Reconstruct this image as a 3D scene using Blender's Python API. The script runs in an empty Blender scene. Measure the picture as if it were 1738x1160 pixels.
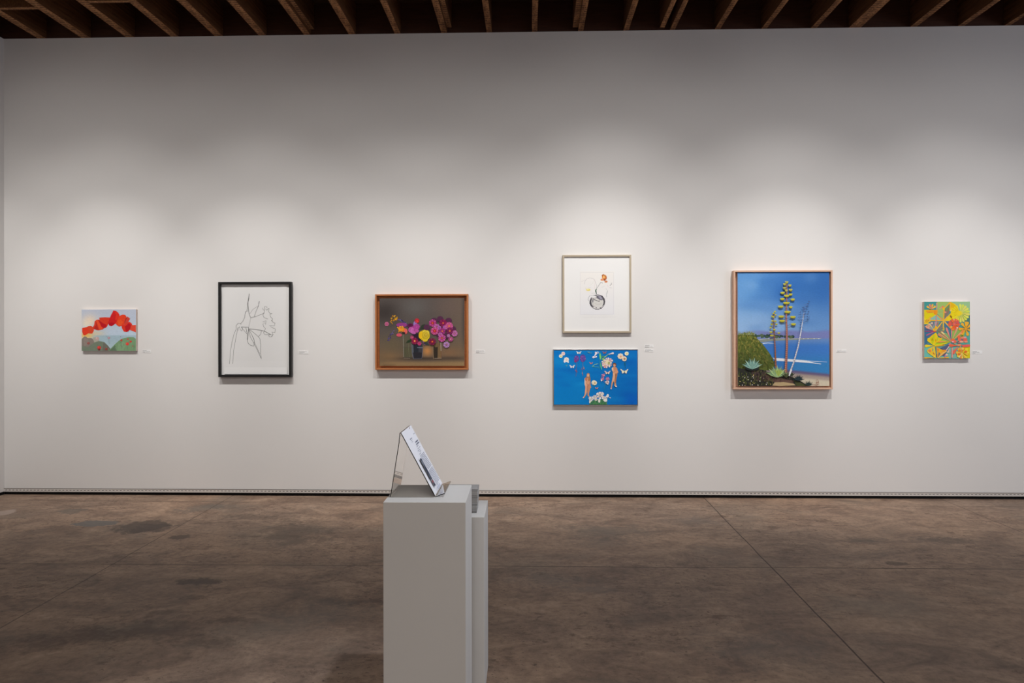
import bpy, bmesh, math, random
from mathutils import Vector, Matrix
random.seed(7)
scene = bpy.context.scene
C = scene.collection
PI = math.pi
# ------------------------------------------------------------------ camera
W, H, F = 1738, 1160, 24/36*1738
EYE = 1.481
HORIZON = 570.0
PSI, ROLL = 0.0267, -0.0014
cam_d = bpy.data.cameras.new('camera'); cam = bpy.data.objects.new('camera', cam_d); C.objects.link(cam)
cam_d.lens = 24; cam_d.sensor_width = 36; cam_d.clip_end = 200; cam_d.clip_start = 0.02
cam_d.shift_y = -(H/2-HORIZON)/W
RM = Matrix.Rotation(PSI, 3, 'Z') @ Matrix.Rotation(PI/2, 3, 'X') @ Matrix.Rotation(ROLL, 3, 'Z')
cam.matrix_world = Matrix.Translation((0, 0, EYE)) @ RM.to_4x4()
scene.camera = cam
def ray(px, py): return RM @ Vector(((px-W/2)/F, (HORIZON-py)/F, -1))
def onY(px, py, Y):
    d = ray(px, py); return Vector((0, 0, EYE)) + d*(Y/d.y)
def onZ(px, py, Z=0.0):
    d = ray(px, py); return Vector((0, 0, EYE)) + d*((Z-EYE)/d.z)
D = 6.263                       # distance of the picture wall
WALL_TOP = 4.268
# ------------------------------------------------------------------ materials
def lin(c):
    c = c/255.0
    return c/12.92 if c <= 0.04045 else ((c+0.055)/1.055)**2.4
def rgb(c, k=1.0): return (min(lin(c[0])*k, .95), min(lin(c[1])*k, .95), min(lin(c[2])*k, .95), 1)
class NT:
    def __init__(s, name):
        s.m = bpy.data.materials.new(name); s.m.use_nodes = True; s.t = s.m.node_tree
        s.t.nodes.clear(); s.out = s.n('ShaderNodeOutputMaterial'); s.b = s.n('ShaderNodeBsdfPrincipled')
        s.t.links.new(s.b.outputs[0], s.out.inputs[0])
    def n(s, ty, **kw):
        o = s.t.nodes.new(ty)
        for k, v in kw.items(): setattr(o, k, v)
        return o
    def put(s, sock, v):
        if isinstance(v, bpy.types.NodeSocket): s.t.links.new(v, sock)
        elif v is not None: sock.default_value = v
    def math(s, op, a, b=None, c=None, clamp=False):
        o = s.n('ShaderNodeMath', operation=op); o.use_clamp = clamp
        s.put(o.inputs[0], a); s.put(o.inputs[1], b)
        if c is not None: s.put(o.inputs[2], c)
        return o.outputs[0]
    def coords(s, scale=(1, 1, 1), loc=(0, 0, 0), rot=(0, 0, 0)):
        tc = s.n('ShaderNodeTexCoord'); mp = s.n('ShaderNodeMapping')
        mp.inputs['Scale'].default_value = scale; mp.inputs['Location'].default_value = loc; mp.inputs['Rotation'].default_value = rot
        s.t.links.new(tc.outputs['Object'], mp.inputs[0]); return mp.outputs[0]
    def noise(s, vec, scale, detail=4, rough=.55, dist=0):
        o = s.n('ShaderNodeTexNoise'); s.put(o.inputs['Vector'], vec)
        o.inputs['Scale'].default_value = scale; o.inputs['Detail'].default_value = detail
        o.inputs['Roughness'].default_value = rough; o.inputs['Distortion'].default_value = dist
        return o.outputs[0]
    def ramp(s, fac, stops):
        o = s.n('ShaderNodeValToRGB'); e = o.color_ramp.elements
        while len(e) < len(stops): e.new(.5)
        for q, (p, c) in zip(e, stops):
            q.position = p; q.color = c if len(c) == 4 else (*c, 1)
        s.put(o.inputs[0], fac); return o.outputs[0]
    def mix(s, fac, a, b, mode='MIX'):
        o = s.n('ShaderNodeMix', data_type='RGBA', blend_type=mode)
        s.put(o.inputs[0], fac); s.put(o.inputs[6], a); s.put(o.inputs[7], b); return o.outputs[2]
    def bump(s, h, strength=.2, dist=.01):
        o = s.n('ShaderNodeBump'); o.inputs['Strength'].default_value = strength; o.inputs['Distance'].default_value = dist
        s.put(o.inputs['Height'], h); s.t.links.new(o.outputs[0], s.b.inputs['Normal'])
    def fin(s, col=None, rough=.6, spec=.3, metal=0):
        if col is not None: s.put(s.b.inputs['Base Color'], col)
        s.put(s.b.inputs['Roughness'], rough); s.b.inputs['Specular IOR Level'].default_value = spec
        s.b.inputs['Metallic'].default_value = metal; return s.m
def m_paint(name, col, var=.03, rough=.7, scale=3, spec=.25):
    t = NT(name); n = t.noise(t.coords(), scale, 5)
    a = tuple(x*(1-var) for x in col); b = tuple(min(1, x*(1+var)) for x in col)
    f = t.noise(t.coords(), scale*60, 2); t.bump(f, .04, .002)
    return t.fin(t.ramp(n, [(.3, a), (.7, b)]), rough, spec)
def m_wood(name, c1, c2, axis=0, rough=.5, scale=6, spec=.3):
    t = NT(name); sc = [1, 1, 1]
    for i in range(3): sc[i] = .08 if i == axis else 1
    v = t.coords(tuple(sc)); n = t.noise(v, scale*12, 6, .6, .6); n2 = t.noise(t.coords(), 2.5, 3)
    c = t.ramp(n, [(.3, c1), (.7, c2)]); c = t.mix(.25, c, t.ramp(n2, [(.3, c1), (.7, c2)]))
    t.bump(n, .12, .002); return t.fin(c, rough, spec)
M = {}
M['wall'] = m_paint('matt white wall paint', (.82, .80, .78), .012, .85, .8, .1)
M['plinth'] = m_paint('plinth satin grey white paint', (.66, .645, .62), .02, .6, 2)
M['black'] = m_paint('black lacquered wood', (.018, .017, .017), .1, .45)
M['recess'] = m_paint('black recess paint', (.010, .009, .009), .1, .9)
M['orange'] = m_wood('cherry frame wood', (.40, .135, .04), (.56, .21, .075), 0, .45)
M['orangeV'] = m_wood('cherry frame wood upright', (.40, .135, .04), (.56, .21, .075), 2, .45)
M['maple'] = m_wood('pale maple frame wood', (.66, .40, .27), (.78, .52, .38), 0, .5)
M['mapleV'] = m_wood('pale maple frame wood upright', (.66, .40, .27), (.78, .52, .38), 2, .5)
M['gold'] = m_paint('champagne frame', (.50, .42, .31), .05, .38, 8, .6)
M['silver'] = NT('brushed silver frame').fin((.62, .62, .63, 1), .28, .5, 1)
M['mat'] = m_paint('white mat board', (.90, .895, .885), .005, .9, 5, .05)
M['sheet'] = m_paint('drawing paper', (.84, .835, .825), .01, .9, 4, .05)
M['linen'] = m_paint('bare canvas edge', (.62, .50, .42), .04, .9, 20, .05)
M['canvas_edge_pale'] = m_paint('painted canvas edge', (.74, .60, .52), .05, .9, 20, .05)
M['trimwhite'] = m_paint('white reveal bead', (.70, .66, .62), .02, .5)
M['slot'] = m_paint('dark slot', (.06, .045, .04), .1, .9)
M['paper'] = m_paint('white printed paper', (.80, .80, .84), .01, .8, 3, .1)
M['deck'] = m_wood('dark ceiling boards', (.035, .016, .008), (.07, .032, .016), 0, .8)
M['rim'] = m_wood('dark red brown rim board', (.045, .017, .010), (.085, .032, .017), 0, .8)
def m_joist(name, k):
    t = NT(name); v = t.coords((1, .06, 1)); n = t.noise(v, 60, 6, .65, .4)
    c = t.ramp(n, [(.25, (.055*k, .022*k, .010*k)), (.75, (.19*k, .080*k, .033*k))])
    # lath-plaster ghosts: narrow stripes across the joist's underside
    w = t.n('ShaderNodeTexWave', wave_type='BANDS', bands_direction='Y'); w.inputs['Scale'].default_value = 9
    w.inputs['Distortion'].default_value = 2.5; w.inputs['Detail'].default_value = 2; w.inputs['Detail Scale'].default_value = 3
    t.put(w.inputs['Vector'], t.coords())
    g = t.n('ShaderNodeNewGeometry'); sx = t.n('ShaderNodeSeparateXYZ'); t.put(sx.inputs[0], g.outputs['True Normal'])
    down = t.math('LESS_THAN', sx.outputs[2], -.5)
    n3 = t.noise(t.coords((6, 1, 1)), 9, 4, .6)
    gate = t.math('GREATER_THAN', n3, .43)
    stripe = t.math('MULTIPLY', t.math('GREATER_THAN', w.outputs[1], .55), t.math('MULTIPLY', down, gate))
    mo = t.noise(t.coords((1, .35, 1)), 22, 5, .7)
    c = t.mix(t.math('MULTIPLY', down, t.ramp(mo, [(.35, (.25,)*3), (.62, (1,)*3)])), c, (.46*k, .225*k, .105*k, 1))
    c = t.mix(t.math('MULTIPLY', stripe, .85), c, (.10*k, .055*k, .035*k, 1))
    t.bump(n, .3, .003); return t.fin(c, .85, .1)
M['joist'] = m_joist('rough sawn joist', 1.0)
M['joist2'] = m_joist('rough sawn joist darker', .8)
t = NT('clear acrylic'); t.b.inputs['Transmission Weight'].default_value = 1; t.b.inputs['IOR'].default_value = 1.36
M['acrylic'] = t.fin((.97, .96, .95, 1), .01, .5)
def m_art(name, rough=.6, tex=.06, spec=.2, brush=(30, 30, 60)):
    t = NT(name); a = t.n('ShaderNodeVertexColor'); a.layer_name = 'Col'
    n = t.noise(t.coords(brush), 4, 5, .65)
    v = t.ramp(n, [(.25, (1-tex,)*3), (.75, (1+tex,)*3)])
    c = t.mix(1.0, a.outputs[0], v, 'MULTIPLY'); t.bump(n, .08, .001); return t.fin(c, rough, spec)
M['oil'] = m_art('oil paint', .5, .12)
M['oil_smooth'] = m_art('smooth oil paint', .5, .10, .2, (12, 12, 50))
M['acryl'] = m_art('flat acrylic paint', .6, .04)
M['print'] = m_art('ink on paper', .85, .01, .05)
M['ink'] = m_paint('grey print ink', (.22, .21, .21), .02, .9)
# floor ------------------------------------------------------------
def floor_mat():
    t = NT('stained brown concrete'); v = t.coords()
    big = t.noise(v, .55, 5, .6, .6); mid = t.noise(t.coords((1, 1.6, 1)), 2.6, 7, .68, .8); fine = t.noise(v, 26, 6, .7); sp = t.noise(t.coords((1, 1.25, 1)), 34, 3, .6)
    c = t.ramp(mid, [(.26, (.135, .086, .060)), (.42, (.235, .158, .113)), (.58, (.345, .240, .172)), (.78, (.48, .345, .25))])
    c2 = t.ramp(big, [(.3, (.70, .72, .76)), (.5, (.96, .96, .96)), (.72, (1.12, 1.07, 1.02))])
    c = t.mix(1, c, c2, 'MULTIPLY')
    c = t.mix(.55, c, t.mix(1, c, t.ramp(fine, [(.3, (.5,)*3), (.5, (1,)*3), (.72, (1.4,)*3)]), 'MULTIPLY'))
    # grey-green bloom
    bl = t.noise(t.coords((1, 1.3, 1), (7, 3, 0)), 1.3, 5, .6)
    c = t.mix(t.ramp(bl, [(.54, (0,)*3), (.70, (.45,)*3)]), c, (.20, .17, .135, 1))
    # worn dark patches and pits
    wp = t.noise(t.coords((.8, 1.5, 1), (2, 9, 0)), 4.2, 10, .82)
    wz = t.noise(t.coords((1, 1, 1), (5, 1, 0)), .8, 3)
    m = t.math('MULTIPLY', t.ramp(wp, [(.535, (0,)*3), (.60, (1,)*3)]), t.ramp(wz, [(.40, (0,)*3), (.58, (1,)*3)]))
    c = t.mix(t.math('MULTIPLY', m, .62), c, (.095, .055, .040, 1))
    w2 = t.noise(t.coords((.9, 1.25, 1), (3, 4, 0)), 13, 8, .8, .4); wg = t.noise(t.coords((1, 1, 1), (1, 8, 0)), 1.7, 3)
    m2 = t.math('MULTIPLY', t.ramp(w2, [(.55, (0,)*3), (.59, (1,)*3)]), t.ramp(wg, [(.48, (0,)*3), (.60, (1,)*3)]))
    c = t.mix(t.math('MULTIPLY', m2, .55), c, (.085, .048, .035, 1))
    w3 = t.noise(t.coords((.7, 1.6, 1), (13, 4, 0)), 6, 8, .75, .6)
    c = t.mix(t.ramp(w3, [(.60, (0,)*3), (.70, (.26,)*3)]), c, (.46, .37, .29, 1))
    pit = t.math('MULTIPLY', t.ramp(sp, [(.635, (0,)*3), (.67, (1,)*3)]), t.ramp(wz, [(.38, (.15,)*3), (.6, (1,)*3)]))
    c = t.mix(t.math('MULTIPLY', pit, .8), c, (.05, .032, .026, 1))
    # shaped stains
    sx = t.n('ShaderNodeSeparateXYZ'); t.put(sx.inputs[0], v); X, Y = sx.outputs[0], sx.outputs[1]
    wob = t.noise(v, 6.5, 8, .72)
    def stain(px, py, rx, ry, col, k, soft=.35, ang=0):
        nonlocal c
        q = onZ(px, py)
        dx = t.math('SUBTRACT', X, q.x); dy = t.math('SUBTRACT', Y, q.y)
        ca, sa = math.cos(ang), math.sin(ang)
        a = t.math('DIVIDE', t.math('ADD', t.math('MULTIPLY', dx, ca), t.math('MULTIPLY', dy, sa)), rx)
        b = t.math('DIVIDE', t.math('SUBTRACT', t.math('MULTIPLY', dy, ca), t.math('MULTIPLY', dx, sa)), ry)
        r = t.math('SQRT', t.math('ADD', t.math('MULTIPLY', a, a), t.math('MULTIPLY', b, b)))
        r = t.math('ADD', r, t.math('MULTIPLY', t.math('SUBTRACT', wob, .5), 3.0))
        f = t.math('DIVIDE', t.math('SUBTRACT', 1.0, r), soft, clamp=True)
        c = t.mix(t.math('MULTIPLY', f, k), c, col)
    stain(237, 894, .23, .19, (.085, .062, .050, 1), .8, .25)
    stain(262, 897, .16, .13, (.070, .050, .042, 1), .6, .25)
    stain(160, 889, .21, .09, (.135, .135, .130, 1), .8, .15)
    stain(120, 868, .12, .10, (.13, .115, .095, 1), .6, .3)
    stain(6, 871, .10, .10, (.42, .33, .28, 1), .7, .3)
    stain(350, 862, .28, .14, (.14, .125, .105, 1), .6, .5, .5)
    stain(505, 905, .30, .50, (.11, .080, .062, 1), .55, .6, .5)
    stain(425, 878, .25, .10, (.09, .068, .055, 1), .45, .6)
    stain(345, 988, .16, .06, (.06, .042, .035, 1), .7, .4)
    stain(1460, 918, .22, .10, (.10, .078, .066, 1), .55, .6)
    stain(1600, 918, .25, .12, (.10, .078, .066, 1), .55, .6)
    stain(1030, 905, .45, .3, (.125, .108, .092, 1), .5, .8)
    stain(1520, 957, .09, .05, (.055, .040, .035, 1), .6, .4)
    stain(305, 912, .10, .07, (.075, .052, .042, 1), .75, .3)
    for q in ((250, 1072, .34, .14), (150, 1078, .3, .12), (385, 1053, .16, .06), (70, 1095, .25, .1), (345, 1090, .16, .1), (290, 1040, .14, .05), (330, 1015, .12, .05), (620, 1020, .3, .12)):
        stain(q[0], q[1], q[2], q[3], (.085, .052, .040, 1), .5, .7)
    for q in ((925, 985, .3, .16), (1010, 1000, .2, .1), (1300, 1100, .4, .25), (560, 1040, .35, .2), (1180, 885, .3, .16)):
        stain(q[0], q[1], q[2], q[3], (.17, .145, .125, 1), .45, .9)
    # saw-cut joints
    jm = None
    jw = t.noise(v, 2.0, 3)
    def joint(p, q, w, k, ext=False):
        nonlocal c, jm
        a, b = onZ(*p), onZ(*q); d = (b-a).normalized(); n = Vector((-d.y, d.x)); off = a.x*n.x+a.y*n.y
        e = t.math('SUBTRACT', t.math('ADD', t.math('MULTIPLY', X, n.x), t.math('MULTIPLY', Y, n.y)), off)
        e = t.math('ABSOLUTE', t.math('ADD', e, t.math('MULTIPLY', t.math('SUBTRACT', jw, .5), .02)))
        f = t.math('LESS_THAN', e, w)
        c = t.mix(t.math('MULTIPLY', f, k), c, (.045, .028, .022, 1))
        jm = f if jm is None else t.math('MAXIMUM', jm, f)
    joint((0, 957.4), (1713, 966.5), .0045, .8)
    joint((1300, 954), (1500, 1160), .0045, .85)
    joint((389, 845.5), (196.8, 955), .0045, .6)
    joint((1610, 853), (1726, 901), .0045, .6)
    joint((830, 855), (1738, 861), .007, .45)
    h = t.math('SUBTRACT', t.math('MULTIPLY', fine, .15), jm)
    t.bump(h, .25, .004)
    return t.fin(c, t.ramp(mid, [(.3, (.55,)*3), (.7, (.72,)*3)]), .3)
M['floor'] = floor_mat()
# ------------------------------------------------------------------ mesh helpers
def box(bm, x0, x1, y0, y1, z0, z1, mi=0):
    v = [bm.verts.new(p) for p in ((x0,y0,z0),(x1,y0,z0),(x1,y1,z0),(x0,y1,z0),(x0,y0,z1),(x1,y0,z1),(x1,y1,z1),(x0,y1,z1))]
    for q in ((0,3,2,1),(4,5,6,7),(0,1,5,4),(1,2,6,5),(2,3,7,6),(3,0,4,7)):
        f = bm.faces.new([v[i] for i in q]); f.material_index = mi
def prism(bm, prof, y0, y1, mi=0):           # closed outline in XZ pushed along Y
    a = [bm.verts.new((x, y0, z)) for x, z in prof]; b = [bm.verts.new((x, y1, z)) for x, z in prof]; n = len(prof)
    bm.faces.new(a).material_index = mi; bm.faces.new(b[::-1]).material_index = mi
    for i in range(n): bm.faces.new((a[i], b[i], b[(i+1) % n], a[(i+1) % n])).material_index = mi
def link(name, bm, mats, parent=None, loc=(0,0,0), rz=0, bevel=0, seg=2):
    bmesh.ops.recalc_face_normals(bm, faces=bm.faces)
    if bevel: bmesh.ops.bevel(bm, geom=list(bm.edges), offset=bevel, segments=seg, affect='EDGES', profile=.5)
    me = bpy.data.meshes.new(name); bm.to_mesh(me); bm.free()
    for m in (mats if isinstance(mats, (list, tuple)) else [mats]): me.materials.append(m)
    o = bpy.data.objects.new(name, me); C.objects.link(o); o.location = loc; o.rotation_euler.z = rz
    if parent: o.parent = parent
    return o
def tag(o, label=None, cat=None, group=None, kind=None):
    if label: o['label'] = label
    if cat: o['category'] = cat
    if group: o['group'] = group
    if kind: o['kind'] = kind
    return o
def empty(name, loc, label, cat, group=None, rz=0):
    o = bpy.data.objects.new(name, None); C.objects.link(o); o.location = loc; o.rotation_euler.z = rz
    o.empty_display_size = .1; return tag(o, label, cat, group)
def join(a, b):
    with bpy.context.temp_override(active_object=a, object=a, selected_objects=[a, b], selected_editable_objects=[a, b]): bpy.ops.object.join()
def struct(name, boxes, mats, label=None):
    bm = bmesh.new()
    for b in boxes: box(bm, *b)
    o = link(name, bm, mats); return tag(o, label, None, None, 'structure')
# ------------------------------------------------------------------ the room
XL = onY(7.5, 800, D).x; XR, YB = 9.0, -4.5
TH = .14
struct('floor', [(XL-TH, XR+TH, YB-TH, D+TH, -.1, 0)], M['floor'], 'stained brown polished concrete floor with saw-cut joints')
GAP = .0285
struct('wall_back', [(XL, XR, D, D+TH, GAP, WALL_TOP)], M['wall'], 'tall white painted gallery wall the pictures hang on')
struct('wall_left', [(XL-TH, XL, YB, D-.0, GAP, WALL_TOP)], M['wall'], 'white side wall at the left edge')
struct('wall_right', [(XR, XR+TH, YB, D, 0, WALL_TOP)], M['wall'], 'white side wall out of view')
struct('wall_front', [(XL, XR, YB-TH, YB, 0, WALL_TOP)], M['wall'], 'white wall behind the viewer')
struct('baseboard_back', [(XL-.0, XR, D+.003, D+TH, 0, GAP)], M['recess'], 'black recessed gap under the white wall')
struct('baseboard_left', [(XL-TH, XL-.003, YB, D, 0, GAP)], M['recess'], 'black recess under the left wall')
# perforated reveal bead along the foot of the wall
bm = bmesh.new()
z0, z1 = GAP, GAP+.030
yf = D-.007
box(bm, XL, XR, D-.006, D, z0+.001, z1, 1)                     # dark core seen through the slots
sa, sb = z0+.0125, z0+.0185
box(bm, XL, XR, yf-.004, D-.006, z0, sa, 0)
box(bm, XL, XR, yf-.004, D-.006, sb, z1-.006, 0)
box(bm, XL, XR, D-.009, D-.0, z1-.006, z1, 2)
x = XL
while x < XR:
    box(bm, x, x+.014, yf-.004, D-.006, sa, sb, 0); x += .034
link('trim_1', bm, [M['trimwhite'], M['slot'], m_paint('bead shadow line', (.30, .26, .23), .02)])['kind'] = 'structure'
# ceiling: rim board over the wall, board deck above the joists
JH = .285
struct('trim_2', [(XL-TH, XR+TH, D+.012, D+.05, WALL_TOP, WALL_TOP+JH)], M['rim'], 'dark red brown rim board between the joist ends')
struct('ceiling', [(XL-TH, XR+TH, YB-TH, D+TH, WALL_TOP+JH, WALL_TOP+JH+.05)], M['deck'], 'dark wooden board deck above the joists')
struct('trim_3', [(XL-TH, XL-.10, YB, D+.01, WALL_TOP, WALL_TOP+JH)], M['rim'], 'dark board above the left wall')
# joists: px span of the underside where it meets the wall
jo = [(64,78,0),(138,153,0),(214,228,0),(290,303,0),(364,378,0),(439,452,0),(516,527,1),(592,604,0),(670,680,0),(749,759,1),(826,835,0),(903,912,0),
      (981,990,1),(1058,1067,0),(1137,1145,0),(1213,1222,0),(1292,1301,0),(1376,1386,0),(1441,1461,2),(1545,1556,0),(1626,1636,0),(1705,1714,0),(1786,1796,0),(1866,1876,0),(1946,1956,0),(2026,2036,0)]
words = ['first','second','third','fourth','fifth','sixth','seventh','eighth','ninth','tenth','eleventh','twelfth','thirteenth','fourteenth','fifteenth','sixteenth',
         'seventeenth','eighteenth','nineteenth','twentieth','twenty-first','twenty-second','twenty-third','twenty-fourth','twenty-fifth','twenty-sixth']
def joist(x0, x1, ybeg, yend, z0, z1, mat, name, label, seed):
    bm = bmesh.new(); r = random.Random(seed); n = 40
    rows = []
    for i in range(n+1):
        y = ybeg+(yend-ybeg)*i/n; j = lambda a: r.uniform(-a, a) if 0 < i < n else 0
        rows.append([bm.verts.new((x0+j(.0015), y, z0+j(.001))), bm.verts.new((x1+j(.0015), y, z0+j(.001))), bm.verts.new((x1, y, z1)), bm.verts.new((x0, y, z1))])
    for a, b in zip(rows, rows[1:]):
        for k in range(4): bm.faces.new((a[k], a[(k+1) % 4], b[(k+1) % 4], b[k]))
    bm.faces.new(rows[0]); bm.faces.new(rows[-1][::-1])
    cx = (x0+x1)/2
    bmesh.ops.translate(bm, verts=bm.verts, vec=(-cx, 0, 0))
    return tag(link(name, bm, mat, None, (cx, 0, 0)), label, 'joist', 'joists of the open ceiling')
JB = YB+.005
for i, (a, b, kind) in enumerate(jo):
    xa, xb = onY(a, 54, D).x, onY(b, 54, D).x
    if kind == 1: extra = ', doubled with a second board'
    elif kind == 2: extra = ', wider than its neighbours'
    else: extra = ''
    o = joist(xa, xb, JB, D+.010, WALL_TOP+.0005, WALL_TOP+JH, M['joist'] if i < 9 or kind == 2 else M['joist2'], 'ceiling_joist',
          'rough brown ceiling joist, %s from the left%s' % (words[i], extra), i)
    if kind == 1:                                             # sister board as a part of its joist
        bm = bmesh.new(); xs = xb-o.location.x
        s = -1 if a > 900 else 1
        if s > 0: box(bm, xs+.001, xs+.045, JB, D-.03, WALL_TOP+.035, WALL_TOP+JH-.002)
        else: box(bm, xa-o.location.x-.05, xa-o.location.x-.001, JB, D-.03, WALL_TOP+.02, WALL_TOP+JH-.002)
        link('sister_board', bm, M['joist2'], o)
# extra doubled joist hung beside the fifteenth
xa, xb = onY(1119, 54, D).x, onY(1127, 54, D).x
joist(xa, xb, JB, D-.02, WALL_TOP+.012, WALL_TOP+JH, M['joist'], 'ceiling_joist', 'short-ended ceiling joist doubled up just left of the fifteenth, ending before the wall', 99)
# blocking between joists on the left
def blocking(i, py, label):
    a = onY(jo[i][1], 54, D).x+.001; b = onY(jo[i+1][0], 54, D).x-.001
    y = onZ(300, py, WALL_TOP+.0).y
    bm = bmesh.new(); box(bm, -(b-a)/2, (b-a)/2, -.022, .022, .002, JH-.002)
    tag(link('joist_blocking', bm, M['joist'], None, ((a+b)/2, y, WALL_TOP)), label, 'blocking', 'blocking between ceiling joists')
# ------------------------------------------------------------------ flat art: vector shapes laid on a surface as one mesh
LUM = 0.86                                                    # how brightly a white sheet reads on this wall
class Art:
    def __init__(s, to3, rect, dz=1.6e-5, k=1/LUM):
        s.to3, s.rect, s.dz, s.k = to3, rect, dz, k; s.V, s.Fc, s.Cc = [], [], []; s.layer = 0; s.src = (0, 0, 1)
    def S(s, x0, y0, sc): s.src = (x0, y0, sc)
    def px(s, p): return (s.src[0]+p[0]/s.src[2], s.src[1]+p[1]/s.src[2])
    def face(s, pts, cols, z):
        b = len(s.V); s.V += [s.to3(x, y, z) for x, y in pts]; s.Fc.append(list(range(b, b+len(pts)))); s.Cc.append([rgb(c, s.k) for c in cols])
    def clip(s, pts):
        x0, y0, x1, y1 = s.rect
        for ax, lim, sg in ((0, x0, 1), (0, x1, -1), (1, y0, 1), (1, y1, -1)):
            out = []
            for i in range(len(pts)):
                a, b = pts[i-1], pts[i]; ia, ib = (a[ax]-lim)*sg >= 0, (b[ax]-lim)*sg >= 0
                if ia != ib:
                    t = (lim-a[ax])/(b[ax]-a[ax]); out.append((a[0]+(b[0]-a[0])*t, a[1]+(b[1]-a[1])*t))
                if ib: out.append(b)
            pts = out
            if not pts: return []
        return pts
    def grid(s, nx, ny, fn):                                   # fn in source coordinates -> colour
        x0, y0, x1, y1 = s.rect; s.layer += 1; z = s.layer*s.dz
        def c(i, j):
            X = x0+(x1-x0)*i/nx; Y = y0+(y1-y0)*j/ny
            return (X, Y), fn((X-s.src[0])*s.src[2], (Y-s.src[1])*s.src[2])
        G = [[c(i, j) for i in range(nx+1)] for j in range(ny+1)]
        for j in range(ny):
            for i in range(nx):
                q = [G[j][i], G[j][i+1], G[j+1][i+1], G[j+1][i]]
                s.face([a[0] for a in q], [a[1] for a in q], z)
    def poly(s, pts, col, new=True):
        if new: s.layer += 1
        p = s.clip([s.px(q) for q in pts])
        if len(p) > 2: s.face(p, [col]*len(p), s.layer*s.dz)
    def line(s, pts, w, col, w2=None, new=True):               # one ribbon, width w -> w2
        if new: s.layer += 1
        n = len(pts); w2 = w if w2 is None else w2; L, R = [], []
        for i, p in enumerate(pts):
            a = pts[max(i-1, 0)]; b = pts[min(i+1, n-1)]; dx, dy = b[0]-a[0], b[1]-a[1]; l = math.hypot(dx, dy) or 1
            h = (w+(w2-w)*i/max(n-1, 1))/2; L.append((p[0]-dy/l*h, p[1]+dx/l*h)); R.append((p[0]+dy/l*h, p[1]-dx/l*h))
        for i in range(n-1): s.poly([L[i], L[i+1], R[i+1], R[i]], col, False)
    def ell(s, cx, cy, rx, ry, col, ang=0, n=18, new=True):
        ca, sa = math.cos(ang), math.sin(ang)
        s.poly([(cx+rx*math.cos(2*PI*i/n)*ca-ry*math.sin(2*PI*i/n)*sa, cy+rx*math.cos(2*PI*i/n)*sa+ry*math.sin(2*PI*i/n)*ca) for i in range(n)], col, new)
    def petal(s, cx, cy, ang, r0, r1, w, col, new=True):       # drop-shaped petal from r0 to r1, widest near its tip
        pts = []
        for t, h in ((0, .12), (.35, .35), (.65, .8), (.85, 1), (.96, .7), (1, 0)): pts.append((t, h))
        P = [(r0+(r1-r0)*t, w/2*h) for t, h in pts]+[(r0+(r1-r0)*t, -w/2*h) for t, h in pts[-2::-1]]
        ca, sa = math.cos(ang), math.sin(ang)
        s.poly([(cx+a*ca-b*sa, cy+a*sa+b*ca) for a, b in P], col, new)
    def flower(s, cx, cy, r, n, col, cen=None, rc=.25, w=1.2, a0=0, sy=1.0, col2=None):
        s.layer += 1
        for i in range(n):
            a = a0+2*PI*i/n; rr = r*(sy+(1-sy)*abs(math.cos(a)))
            if i % 2 and i: s.petal(cx, cy, a, 0, rr, w*2*PI*r/n*.62, col2 or col, True)
            else: s.petal(cx, cy, a, 0, rr, w*2*PI*r/n*.62, col, True)
        if cen: s.ell(cx, cy, r*rc, r*rc*sy, cen)
    def build(s, name, mat, parent, thick=0, rectback=None, edge=None):
        me = bpy.data.meshes.new(name); me.from_pydata([tuple(v) for v in s.V], [], s.Fc)
        ca = me.color_attributes.new('Col', 'FLOAT_COLOR', 'CORNER'); k = 0
        flat = [c for f in s.Cc for c in f]
        for i, c in enumerate(flat): ca.data[i].color = c
        me.materials.append(mat); o = bpy.data.objects.new(name, me); C.objects.link(o); o.parent = parent
        return o
def lerp(a, b, t):
    t = max(0, min(1, t)); return tuple(a[i]+(b[i]-a[i])*t for i in range(3))
def ss(a, b, x):
    t = max(0, min(1, (x-a)/(b-a))); return t*t*(3-2*t)
def blob(u, v, cu, cv, ru, rv): return math.exp(-(((u-cu)/ru)**2+((v-cv)/rv)**2))
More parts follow.
